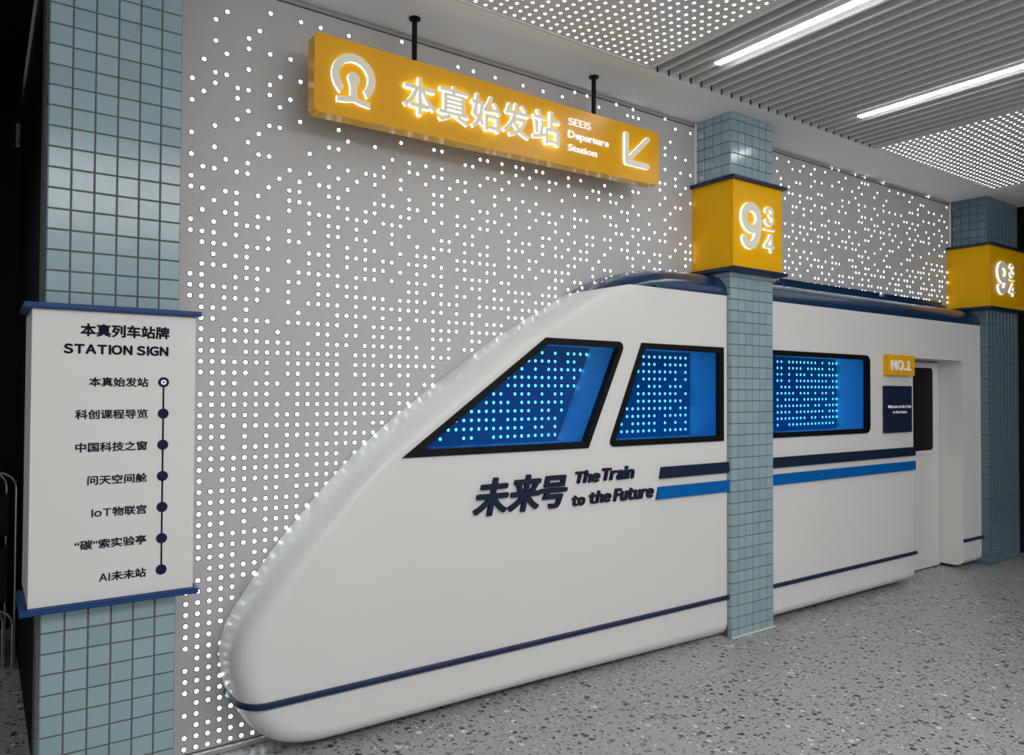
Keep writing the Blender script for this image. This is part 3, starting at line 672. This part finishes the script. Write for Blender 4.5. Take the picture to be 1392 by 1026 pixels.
for body, a, b, zc in LN:
    h_ = 0
    for w_ in ('IoT', 'AI'):
        if body.startswith(w_):
            xm = a+(0.0655 if w_ == 'IoT' else 0.0365); cap = zc-0.0150+0.0*h_
            latin_obj('lettering', w_, a, xm, zc-0.0150, zc+0.0140, YB, 0.0025, INK, bd, bold=0.020, gap=0.10)
            body = body[len(w_):]; a = xm+0.0035
    print_(body, a, b, zc-0.0178, zc+0.0182, 0.024)
DZ = [1.6666, 1.5435, 1.4212, 1.299, 1.1776, 1.0558, 0.9336]
boxobj('route_line', 0.5838, 0.5902, YB-0.0010, YB+0.001, DZ[-1], DZ[0], INK, bd)
for k, z in enumerate(DZ):
    bm = bmesh.new(); prism(bm, [(0.587+0.0198*math.cos(a*math.pi/16), z+0.0198*math.sin(a*math.pi/16)) for a in range(32)], YB-0.0022, YB+0.001)
    sd = link('stop_dot', bm_mesh('stop_dot', bm), bd, INKDOT)
    if k == 0:
        bm = bmesh.new(); prism(bm, [(0.587+0.010*math.cos(a*math.pi/10), z+0.010*math.sin(a*math.pi/10)) for a in range(20)], YB-0.0034, YB-0.0015)
        link('lit_lens', bm_mesh('lit_lens', bm), sd, mat('lens_lilac', (0.7, 0.65, 0.9), 0.2, emis=(0.75, 0.7, 1.0), estr=0.3))
        bm = bmesh.new(); prism(bm, [(0.587+0.004*math.cos(a*math.pi/8), z+0.004*math.sin(a*math.pi/8)) for a in range(16)], YB-0.0042, YB-0.0030)
        link('lens_centre', bm_mesh('lens_centre', bm), sd, INKDOT)

# ================================================================== HANGING SIGN
YS = 3.31
hs = empty('hanging_sign', (2.345, 3.36, 2.93), 'long yellow departure station sign hung from the ceiling above the train', 'sign')
pts = round_poly([(1.225, 2.913), (3.471, 2.944-0.02), (3.471, 3.262), (1.228, 3.288)], 0.022, 5)
# the panel is level: one rounded slab
pts = round_poly([(1.226, 2.918), (3.468, 2.936), (3.468, 3.268), (1.226, 3.286)], 0.024, 5)
prismobj('sign_body', pts, YS, 3.392, YELLOW, hs, bevel=0.004)
for x in (1.777, 2.988):
    bm = bmesh.new(); tube(bm, [(x, 3.385, 3.27), (x, 3.385, CZ-0.004)], 0.0135, 12)
    pl = link('hanging_rod', bm_mesh('hanging_rod', bm), hs, BLACK)
    bm = bmesh.new(); tube(bm, [(x, 3.385, CZ-0.008), (x, 3.385, CZ-0.0005)], 0.030, 16); link('rod_flange', bm_mesh('rod_flange', bm), pl, BLACK)
K = YS/3.285   # rectangles below were measured on y=3.285
def sx_(x): return x*K
def sz_(z): return CAMZ+(z-CAMZ)*K
D = 0.018
KS = (YS-D)/3.285
def sr(a, b, c, d): return a*KS, b*KS, CAMZ+(c-CAMZ)*KS, CAMZ+(d-CAMZ)*KS
for ch, r in zip('本真始发站', ((1.6665, 1.8495, 3.0018, 3.1911), (1.8635, 2.047, 3.004, 3.1964), (2.060, 2.247, 3.009, 3.1975), (2.256, 2.440, 3.012, 3.199), (2.456, 2.651, 3.014, 3.2036))):
    a, b, c, d = sr(*r); text_obj('raised_character', ch, a, b, c, d, YS, D, CREAM, hs, bold=0.020, side=GLOW)
for wd, r in (('SEEIS', (2.7177, 2.8905, 3.163, 3.2055)), ('Departure', (2.718, 3.0295, 3.077, 3.132)), ('Station', (2.7182, 2.9374, 3.014, 3.054))):
    a, b, c, d = sr(*r); (latin_obj if wd == 'SEEIS' else word_obj)('raised_word', wd, a, b, c, d, YS, 0.008, mat('white_word_face', (0.9, 0.89, 0.86), 0.4, emis=(1, 1, 0.96), estr=0.25), hs, bold=0.018, gap=0.07)
def T_(p): return (p[0]*KS, CAMZ+(p[1]-CAMZ)*KS)
def sglyph(name, strokes): return glyph(name, strokes, YS-D, YS+0.001, hs, T=T_)
sglyph('raised_arrow', [([(3.167, 3.196), (3.167, 3.040)], 0.034, False), ([(3.168, 3.028), (3.345, 3.028)], 0.034, False), ([(3.172, 3.036), (3.348, 3.198)], 0.030, False)])
# rail emblem : open ring round a rail section
bm = bmesh.new()
cx, cz = 1.409, 3.107
ro, ri = 0.109, 0.0715
ring = [(cx+ro*math.cos(R_(-52+284*k/40)), cz+ro*math.sin(R_(-52+284*k/40))) for k in range(41)] + [(cx+ri*math.cos(R_(-47+274*(40-k)/40)), cz+ri*math.sin(R_(-47+274*(40-k)/40))) for k in range(41)]
n = 41
F = [bm.verts.new((T_(p)[0], YS-D, T_(p)[1])) for p in ring]; B = [bm.verts.new((T_(p)[0], YS+0.001, T_(p)[1])) for p in ring]
for k in range(40): bm.faces.new((F[k], F[k+1], F[81-k-1], F[81-k])).material_index = 0
for k in range(82): bm.faces.new((F[k], F[(k+1) % 82], B[(k+1) % 82], B[k])).material_index = 1
rail = [(cx+0.030*math.cos(R_(a)), cz-0.006+0.030*math.sin(R_(a))) for a in range(-52, 233, 15)]
rail += [(cx-0.0170, 3.055), (cx-0.0170, 3.020), (cx-0.030, 3.008), (cx-0.083, 3.004), (cx-0.083, 2.977), (cx-0.030, 2.984), (cx, 2.992), (cx+0.030, 2.984), (cx+0.083, 2.977), (cx+0.083, 3.004), (cx+0.030, 3.008), (cx+0.0170, 3.020), (cx+0.0170, 3.055)]
F = [bm.verts.new((T_(p)[0], YS-D, T_(p)[1])) for p in rail]; B = [bm.verts.new((T_(p)[0], YS+0.001, T_(p)[1])) for p in rail]
for q in geometry.tessellate_polygon([[Vector((p[0], p[1], 0)) for p in rail]]): bm.faces.new([F[k] for k in q]).material_index = 0
for k in range(len(rail)): bm.faces.new((F[k], F[(k+1) % len(rail)], B[(k+1) % len(rail)], B[k])).material_index = 1
bmesh.ops.recalc_face_normals(bm, faces=bm.faces[:])
link('rail_emblem', bm_mesh('rail_emblem', bm), hs, [CREAM, GLOW])

# ================================================================== TRAIN
YT = 3.293
train = empty('train_car', (3.5, YT, 0), 'life-size white and navy model train front mounted along the dotted wall', 'train')
CB = [((4.103, .03), (4.103, .10)), ((2.5, .03), (2.5, .10)), ((1.60, .03), (1.60, .10)), ((1.40, .03), (1.42, .102)), ((1.25, .034), (1.29, .112)), ((1.13, .057), (1.19, .14)),
      ((1.05, .10), (1.12, .18)), ((.985, .165), (1.07, .235)), ((.94, .25), (1.035, .30)), ((.912, .34), (1.016, .38)), ((.896, .43), (1.018, .472)), ((.905, .52), (1.040, .565)),
      ((.935, .60), (1.075, .635)), ((.985, .68), (1.1363, .7425)), ((1.09, .83), (1.235, .885)), ((1.20, .965), (1.34, 1.005)), ((1.36, 1.14), (1.475, 1.148)),
      ((1.53, 1.312), (1.62, 1.287)), ((1.70, 1.452), (1.79, 1.413)), ((1.869, 1.58), (1.96, 1.537)), ((2.10, 1.74), (2.20, 1.707)), ((2.358, 1.92), (2.45, 1.885)), ((2.579, 2.045), (2.67, 2.005)),
      ((2.755, 2.145), (2.84, 2.085)), ((2.90, 2.225), (2.98, 2.155)), ((3.03, 2.298), (3.10, 2.215)), ((3.171, 2.365), (3.22, 2.262)), ((3.31, 2.412), (3.34, 2.293)),
      ((3.484, 2.4465), (3.49, 2.302)), ((3.66, 2.460), (3.66, 2.303)), ((3.88, 2.464), (3.88, 2.303)), ((4.103, 2.466), (4.103, 2.303))]
def catmull(P, sub):
    out = []; n = len(P)
    for i in range(n-1):
        p0, p1, p2, p3 = P[max(i-1, 0)], P[i], P[i+1], P[min(i+2, n-1)]
        s = 1 if (p2-p1).length > 0.6 else sub
        for k in range(s):
            t = k/s
            if s == 1: out.append(p1.copy()); continue
            out.append(0.5*((2*p1)+(-p0+p2)*t+(2*p0-5*p1+4*p2-p3)*t*t+(-p0+3*p1-3*p2+p3)*t**3))
    out.append(P[-1].copy()); return out
CB = [((c[0], c[1]-0.025*min(1, max(0, (c[0]-2.9)/0.45))), b) for c, b in CB]
C4 = catmull([Vector((*c, *b)) for c, b in CB], 5)
def section(q, K=10):
    cx, cz, bx, bz = q
    # depth of the round-over : deeper on the roof, shallow under the floor
    dep = 0.13 if cz < 1.9 else 0.13+0.02*min(1, (cz-1.9)/0.5)
    if cz < 0.12: dep = 0.085+0.045*max(0, (cz-0.03)/0.09)
    pts = [Vector((cx, WY-0.002, cz))]
    for k in range(K+1):
        a = math.pi/2*k/K
        pts.append(Vector((cx+(bx-cx)*(1-math.cos(a)), YT+dep*(1-math.sin(a)), cz+(bz-cz)*(1-math.cos(a)))))
    return pts
def zsplit(x): return 2.290 if x >= 3.2 else 2.290-(3.2-x)*0.20
def classify(bm, want_navy):
    for f in list(bm.faces):
        c = f.calc_center_median()
        if (c.z > zsplit(c.x)) != want_navy: bm.faces.remove(f)
    for v in list(bm.verts):
        if not v.link_faces: bm.verts.remove(v)
def skin_grid(secs):
    bm = bmesh.new(); G = [[bm.verts.new(p) for p in s] for s in secs]
    for A, B in zip(G, G[1:]):
        for k in range(len(A)-1):
            try: bm.faces.new((A[k], B[k], B[k+1], A[k+1]))
            except ValueError: pass
    # cut exactly along the white / navy line
    g = bm.faces[:]+bm.edges[:]+bm.verts[:]
    bmesh.ops.bisect_plane(bm, geom=g, plane_co=(3.2, 0, 2.29), plane_no=(-0.2, 0, 1))
    g = bm.faces[:]+bm.edges[:]+bm.verts[:]
    bmesh.ops.bisect_plane(bm, geom=g, plane_co=(3.2, 0, 2.29), plane_no=(0, 0, 1))
    bmesh.ops.recalc_face_normals(bm, faces=bm.faces[:])
    # outward = towards -y or away; make sure normals face the viewer
    s = sum((f.normal.y*f.calc_area()) for f in bm.faces)
    if s > 0: bmesh.ops.reverse_faces(bm, faces=bm.faces[:])
    return bm
secs = [section(q) for q in C4]
WBASE = {
 'w1': ([(1.676, 1.311), (2.866, 1.313), (3.158, 1.937), (2.557, 1.937)], [0, 0, 0.035, 0], [0, 0, 0, 0]),
 'w2': ([(3.022, 1.313), (4.060, 1.313), (4.060, 1.938), (3.2965, 1.938)], [0.030, 0, 0, 0], [0.001, 0, 0, 0]),
 'w3': ([(4.50, 1.315), (5.872, 1.315), (5.872, 1.941), (4.50, 1.941)], [0.0, 0.055, 0.055, 0.0], [0.0, 0.025, 0.025, 0.0])}
WINS = {k: round_poly(b, r, 6) for k, (b, r, q) in WBASE.items()}
INN = {k: round_poly(offset_poly(b, 0.036), q if k != 'w1' else [0, 0, 0.001, 0], 6) for k, (b, r, q) in WBASE.items()}
HOLE = {k: round_poly(offset_poly(b, 0.012), [max(0, v-0.012) for v in r], 6) for k, (b, r, q) in WBASE.items()}
def inside(p, poly):
    c = False; n = len(poly)
    for i in range(n):
        (x1, y1), (x2, y2) = poly[i][:2], poly[(i+1) % n][:2]
        if (y1 > p[1]) != (y2 > p[1]) and p[0] < (x2-x1)*(p[1]-y1)/(y2-y1)+x1: c = not c
    return c
def flat_face(bm, outer, holes, y):
    co = []; ed = []
    for l in [outer]+list(holes):
        k = len(co); co += [Vector((p[0], p[1])) for p in l]; ed += [(k+i, k+(i+1) % len(l)) for i in range(len(l))]
    V, E_, F_, *_r = geometry.delaunay_2d_cdt(co, ed, [], 0, 1e-6)
    vs = [bm.verts.new((p.x, y, p.y)) for p in V]
    for f_ in F_:
        c = sum((V[i] for i in f_), Vector((0, 0)))/len(f_)
        if not inside(c, outer) or any(inside(c, h) for h in holes): continue
        f = bm.faces.new([vs[i] for i in f_]); f.normal_update()
        if f.normal.y > 0: f.normal_flip()
    for v in vs:
        if not v.link_faces: bm.verts.remove(v)
def smooth_mesh(me, ang=35):
    for p in me.polygons: p.use_smooth = True
    try: me.set_sharp_from_angle(angle=R_(ang))
    except Exception: pass
# nose body
front = [(s[-1].x, s[-1].z) for s in secs]
for navy in (False, True):
    bm = skin_grid(secs); classify(bm, navy)
    bm2 = bmesh.new()
    if not navy:
        flat = [p for p in front]
        # flat white front stops at the navy line
        keep = []
        for i, p in enumerate(flat):
            keep.append((p[0], min(p[1], zsplit(p[0])) if p[0] > 2.5 else p[1]))
        flat_face(bm2, keep, [HOLE['w1'], HOLE['w2']], YT)
        # end cap at x=4.103
        s = secs[0]; e = secs[-1]
        cap = [(v.y, v.z) for v in s]+[(v.y, v.z) for v in reversed(e)]
        vs = [bm2.verts.new((4.1025, y, z)) for y, z in cap]; bm2.faces.new(vs)
        me2 = bm_mesh('f', bm2); bm.from_mesh(me2); bpy.data.meshes.remove(me2)
        bmesh.ops.remove_doubles(bm, verts=bm.verts[:], dist=0.0004)
    else:
        fl = [(p[0], p[1]) for p in front if p[1] > zsplit(p[0])+0.0005 and p[0] > 3]
        bm2.free()
    me = bm_mesh('x', bm); smooth_mesh(me, 30)
    link('nose_roof' if navy else 'nose_body', me, train, NAVY if navy else WHITE)
# thin flat navy strip between z 2.290 and the start of the roof round-over
boxobj('roof_edge_strip', 3.42, 4.1028, YT-0.0008, YT+0.01, 2.2895, 2.304, NAVY, train)

# rear body
DX0, DX1, DZ1 = 6.567, 7.485, 1.942
DY = 3.505
def rear_sec(x, bot=True, top=True):
    out = []
    if bot:
        out += [(WY-0.002, 0.03)]+[(YT+0.085*(1-math.sin(math.pi/2*k/8)), 0.03+0.07*(1-math.cos(math.pi/2*k/8))) for k in range(9)]
    if top:
        t = [(WY-0.002, 2.441)]+[(YT+0.15*(1-math.sin(math.pi/2*k/10)), 2.441-0.138*(1-math.cos(math.pi/2*k/10))) for k in range(11)]
        out += t[::-1]
    return out
bm = bmesh.new()
def strip(bm, prof, x0, x1):
    A = [bm.verts.new((x0, y, z)) for y, z in prof]; B = [bm.verts.new((x1, y, z)) for y, z in prof]
    for k in range(len(prof)-1): bm.faces.new((A[k], A[k+1], B[k+1], B[k]))
botp = [(WY-0.002, 0.03)]+[(YT+0.085*(1-math.sin(math.pi/2*k/8)), 0.03+0.07*(1-math.cos(math.pi/2*k/8))) for k in range(9)]
strip(bm, botp, 4.56, DX0); strip(bm, botp, DX1, 7.846)
doorn = [(DX1, 0.10)]+round_poly([(DX1, 0.5), (DX1, DZ1), (DX0, DZ1), (DX0, 0.5)], [0, 0.045, 0.045, 0], 6)+[(DX0, 0.10)]
outer = [(4.56, 0.10)]+[(4.56, 2.29), (7.846, 2.29), (7.846, 0.10)]+doorn
flat_face(bm, outer, [[p for p in HOLE['w3']]] if False else [], YT)
bm.free()
bm = bmesh.new()
strip(bm, botp, 4.56, DX0); strip(bm, botp, DX1, 7.846)
# window 3's hole opens at the column side, so it is a notch in the outline
w3 = [p for p in HOLE['w3'] if p[0] > 4.56]
w3s = sorted([p for p in w3], key=lambda p: p[1])
lo = min(p[1] for p in w3); hi = max(p[1] for p in w3)
notch = [(4.56, lo)]+[p for p in HOLE['w3'] if p[0] > 4.6]+[(4.56, hi)]
outer = [(4.56, 0.10)]+notch+[(4.56, 2.29), (7.846, 2.29), (7.846, 0.10)]+doorn
flat_face(bm, outer, [], YT)
# sides of the recess and the end faces
def face(bm, pts):
    bm.faces.new([bm.verts.new(p) for p in pts])
dn_ = doorn[:]
for a, b in zip(dn_, dn_[1:]):
    face(bm, [(a[0], YT, a[1]), (b[0], YT, b[1]), (b[0], WY-0.002, b[1]), (a[0], WY-0.002, a[1])])
for x in (DX0, DX1, 7.846):
    pr = [(WY-0.002, 0.10)]+botp
    face(bm, [(x, y, z) for y, z in pr])
face(bm, [(7.846, YT, 0.10), (7.846, YT, 2.303), *[(7.846, y, z) for y, z in rear_sec(0, False, True)][1:], (7.846, WY-0.002, 0.10)])
bmesh.ops.recalc_face_normals(bm, faces=bm.faces[:])
me = bm_mesh('x', bm); smooth_mesh(me, 30); link('rear_body', me, train, WHITE)
topp = rear_sec(0, False, True)
bm = bmesh.new(); strip(bm, [(YT-0.0008, 2.2895)]+topp, 4.56, 7.847)
A = [(7.8475, y, z) for y, z in [(YT-0.0008, 2.2895)]+topp+[(WY-0.002, 2.2895)]]; face(bm, A)
bmesh.ops.recalc_face_normals(bm, faces=bm.faces[:])
me = bm_mesh('x', bm); smooth_mesh(me, 30); link('rear_roof', me, train, NAVY)
for (a, b) in ((4.925, 6.43), (6.47, 7.56)):
    bm = bmesh.new(); box(bm, a, b, 3.450, WY-0.001, 2.40, 2.512)
    bmesh.ops.bevel(bm, geom=[e for e in bm.edges if all(v.co.z > 2.45 for v in e.verts) or (abs(e.verts[0].co.z-e.verts[1].co.z) > 0.05)], offset=0.040, segments=6, affect='EDGES')
    me = bm_mesh('x', bm); smooth_mesh(me, 40); link('roof_fairing', me, train, NAVY)

# windows : reveal, black frame, blue pane
for k in ('w1', 'w2', 'w3'):
    inn = INN[k]; out = WINS[k]
    if k == 'w3': fo = [(max(p[0], 4.561), p[1]) for p in out]; fi = [(max(p[0], 4.562), p[1]) for p in inn]
    else: fo, fi = out, inn
    fr = ring_obj('window_frame', fo, fi, YT-0.010, YT+0.030, BLACK, train)
    bm = bmesh.new()
    hole = [(max(p[0], 4.561), p[1]) if k == 'w3' else p for p in round_poly(offset_poly(WBASE[k][0], 0.026), [max(0.0, v-0.02) for v in WBASE[k][1]], 6)]
    F = [bm.verts.new((p[0], YT+0.0305, p[1])) for p in hole]; B = [bm.verts.new((p[0], WY-0.001, p[1])) for p in hole]
    n = len(hole)
    for i in range(n):
        j = (i+1) % n
        if (Vector(hole[i])-Vector(hole[j])).length > 1e-5: bm.faces.new((F[i], F[j], B[j], B[i]))
    link('window_reveal', bm_mesh('r', bm), train, REVEAL)
    bm = bmesh.new(); bm.faces.new([bm.verts.new((p[0], YT+0.020, p[1])) for i, p in enumerate(fi) if (Vector(p)-Vector(fi[i-1])).length > 1e-5])
    link('window_pane', bm_mesh('p', bm), fr, BLUEGLASS)

# bumper line : follows the body's plan curve at z .268
def plan(z):
    pts = []
    K = 14
    # find C,B at this z on the nose
    best = min(range(len(C4)), key=lambda i: abs(C4[i][1]*0.4+C4[i][3]*0.6-z) if C4[i][0] < 1.2 and C4[i][1] < 0.5 and C4[i][1] > 0.1 else 9)
    q = C4[best]; cx, bx = q[0], q[2]
    pts.append((cx, WY-0.004))
    for k in range(K+1):
        a = math.pi/2*k/K; pts.append((cx+(bx-cx)*(1-math.cos(a)), YT+0.13*(1-math.sin(a))))
    return pts
pl = plan(0.275)
def offs(pts, d):
    out = []
    for i, p in enumerate(pts):
        a = Vector(pts[max(i-1, 0)]); b = Vector(pts[min(i+1, len(pts)-1)]); t = (b-a).normalized(); nn = Vector((t.y, -t.x))
        if nn.y > 0 or nn.x > 0.01 and nn.y >= 0: nn = -nn
        out.append((p[0]+nn.x*d, p[1]+nn.y*d))
    return out
def bumper(pts, z0=0.254, z1=0.281, d=0.020):
    o = offs(pts, d); i_ = offs(pts, -0.006); bm = bmesh.new(); rings = []
    for a, b in zip(o, i_):
        m1 = (a[0]*0.75+b[0]*0.25, a[1]*0.75+b[1]*0.25)
        rings.append([bm.verts.new((b[0], b[1], z0)), bm.verts.new((m1[0], m1[1], z0)), bm.verts.new((a[0], a[1], z0+0.006)), bm.verts.new((a[0], a[1], z1-0.006)), bm.verts.new((m1[0], m1[1], z1)), bm.verts.new((b[0], b[1], z1))])
    for A, B in zip(rings, rings[1:]):
        for k in range(6): bm.faces.new((A[k], A[(k+1) % 6], B[(k+1) % 6], B[k]))
    bm.faces.new(rings[0]); bm.faces.new(rings[-1][::-1])
    bmesh.ops.recalc_face_normals(bm, faces=bm.faces[:])
    link('bumper_line', bm_mesh('b', bm), train, NAVYTRIM)
bumper(pl+[(1.5, YT), (4.101, YT)])
bumper([(4.562, YT), (6.595, YT)]); bumper([(DX1, YT), (7.865, YT)])
# stripes
prismobj('navy_stripe', [(3.449, 1.1005), (4.101, 1.1005), (4.101, 1.1705), (3.465, 1.1705)], 3.273, YT+0.001, NAVYFLAT, train, bevel=0.002)
prismobj('blue_stripe', [(3.4185, 0.9735), (4.101, 0.9735), (4.101, 1.0485), (3.440, 1.0485)], 3.273, YT+0.001, SKYBLUE, train, bevel=0.002)
prismobj('navy_stripe', [(4.562, 1.1025), (6.572, 1.1025), (6.572, 1.1755), (4.562, 1.1755)], 3.273, YT+0.001, NAVYFLAT, train, bevel=0.002)
prismobj('blue_stripe', [(4.562, 0.9815), (6.572, 0.9815), (6.572, 1.0555), (4.562, 1.0555)], 3.273, YT+0.001, SKYBLUE, train, bevel=0.002)
# raised name
DL = 0.018
for ch, r in (('未', (2.082, 2.302, 0.985, 1.183)), ('来', (2.300, 2.520, 0.988, 1.1855)), ('号', (2.512, 2.7055, 0.990, 1.1695))):
    text_obj('raised_character', ch, *r, YT, DL, NAVYFLAT, train, bold=0.030, shear=0.22)
latin_obj('raised_word', 'The', 2.770, 2.953, 1.113, 1.1865, YT, 0.016, NAVYFLAT, train, bold=0.045, shear=0.22, gap=0.03)
latin_obj('raised_word', 'Train', 2.975, 3.2285, 1.115, 1.195, YT, 0.016, NAVYFLAT, train, bold=0.045, shear=0.22, gap=0.03)
latin_obj('raised_word', 'to', 2.745, 2.838, 0.987, 1.047, YT, 0.016, NAVYFLAT, train, bold=0.045, shear=0.22, gap=0.03)
latin_obj('raised_word', 'the', 2.873, 3.040, 0.990, 1.063, YT, 0.016, NAVYFLAT, train, bold=0.045, shear=0.22, gap=0.03)
latin_obj('raised_word', 'Future', 3.062, 3.393, 0.988, 1.064, YT, 0.016, NAVYFLAT, train, bold=0.045, shear=0.22, gap=0.03)
# door
door = boxobj('carriage_door', DX0+0.002, DX1-0.004, DY, DY+0.03, 0.012, 1.925, WHITE, train, bevel=0.004)
wi_ = round_poly([(6.78, 1.105), (7.345, 1.105), (7.345, 1.875), (6.78, 1.875)], 0.035, 5)
wo_ = round_poly([(6.725, 1.055), (7.405, 1.055), (7.405, 1.925), (6.725, 1.925)], 0.06, 5)
prismobj('door_window', wi_, DY-0.004, DY+0.004, DARKGLASS, door, bevel=0.001)
ring_obj('door_window_surround', round_poly([(6.74, 1.070), (7.392, 1.070), (7.392, 1.908), (6.74, 1.908)], 0.05, 5), round_poly([(6.78, 1.105), (7.345, 1.105), (7.345, 1.875), (6.78, 1.875)], 0.035, 5), DY-0.009, DY+0.001, WHITE, door)

# signs by the door
nb = empty('number_sign', (6.29, 3.26, 1.786), 'small yellow NO.1 sign box beside the train door', 'sign')
boxobj('sign_body', 6.088, 6.504, 3.245, YT-0.001, 1.787, 1.955, YELLOWM, nb, bevel=0.002)
latin_obj('raised_lettering', 'NO.1', 6.112, 6.432, 1.823, 1.912, 3.245, 0.010, PAPERWHITE, nb, bold=0.040, gap=0.05)
ws = empty('welcome_sign', (6.29, 3.28, 1.308), 'small navy plaque with two white lines below the NO.1 box', 'sign')
boxobj('plaque', 6.072, 6.510, 3.272, YT-0.001, 1.308, 1.698, NAVYFLAT, ws, bevel=0.002)
latin_obj('lettering', 'Welcome to the Train', 6.118, 6.488, 1.512, 1.539, 3.272, 0.0025, PAPERWHITE, ws, bold=0.03, gap=0.05)
latin_obj('lettering', 'to the Future', 6.192, 6.422, 1.468, 1.4905, 3.272, 0.0025, PAPERWHITE, ws, bold=0.03, gap=0.05)

# ================================================================== chairs stored in the dark corridor
def tube_chair(x, y, label):
    t = empty('folding_chair', (x, y, 0), label, 'chair', 'folded tube chairs standing in the corridor')
    bm = bmesh.new()
    def hoop(w, z0, z1, yo):
        r = 0.09; pts = [(x-w, y+yo, z0), (x-w, y+yo, z1-r)]
        pts += [(x-w+r-r*math.cos(R_(a)), y+yo, z1-r+r*math.sin(R_(a))) for a in (20, 45, 70, 90)]
        pts += [(x+w-r+r*math.sin(R_(a)), y+yo, z1-r+r*math.cos(R_(a))) for a in (0, 20, 45, 70, 90)]+[(x+w, y+yo, z0)]
        tube(bm, pts, 0.0075, 8)
    hoop(0.21, 0.0, 1.15, 0.0)
    link('back_frame', bm_mesh('c', bm), t, DARKMETAL)
    bm = bmesh.new(); hoop(0.20, 0.0, 0.36, -0.035); link('front_legs', bm_mesh('c', bm), t, DARKMETAL)
    boxobj('seat', x-0.18, x+0.18, y-0.045, y-0.015, 0.40, 0.72, BLACK, t, bevel=0.01)
    boxobj('backrest', x-0.18, x+0.18, y-0.012, y+0.012, 0.78, 1.02, BLACK, t, bevel=0.008)
for k, w_ in enumerate(('front', 'second', 'third', 'rearmost')): tube_chair(-0.030-0.045*k, 5.30+0.09*k, 'dark steel folding tube chair, %s in the row behind the left column' % w_)
hb = empty('pull_handle', (0.185, 6.19, 3.31), 'small grey metal pull handle on the dark corridor wall, high up', 'handle')
boxobj('back_plate', 0.172, 0.198, 6.190, 6.1985, 3.31, 3.475, mat('dull_grey_metal', (0.25, 0.25, 0.25), 0.5, metal=0.5), hb, bevel=0.002)
bm = bmesh.new(); tube(bm, [(0.185, 6.188, 3.33), (0.185, 6.155, 3.335), (0.185, 6.150, 3.39), (0.185, 6.155, 3.45), (0.185, 6.188, 3.455)], 0.005, 8)
link('grip', bm_mesh('grip', bm), hb, DARKMETAL)
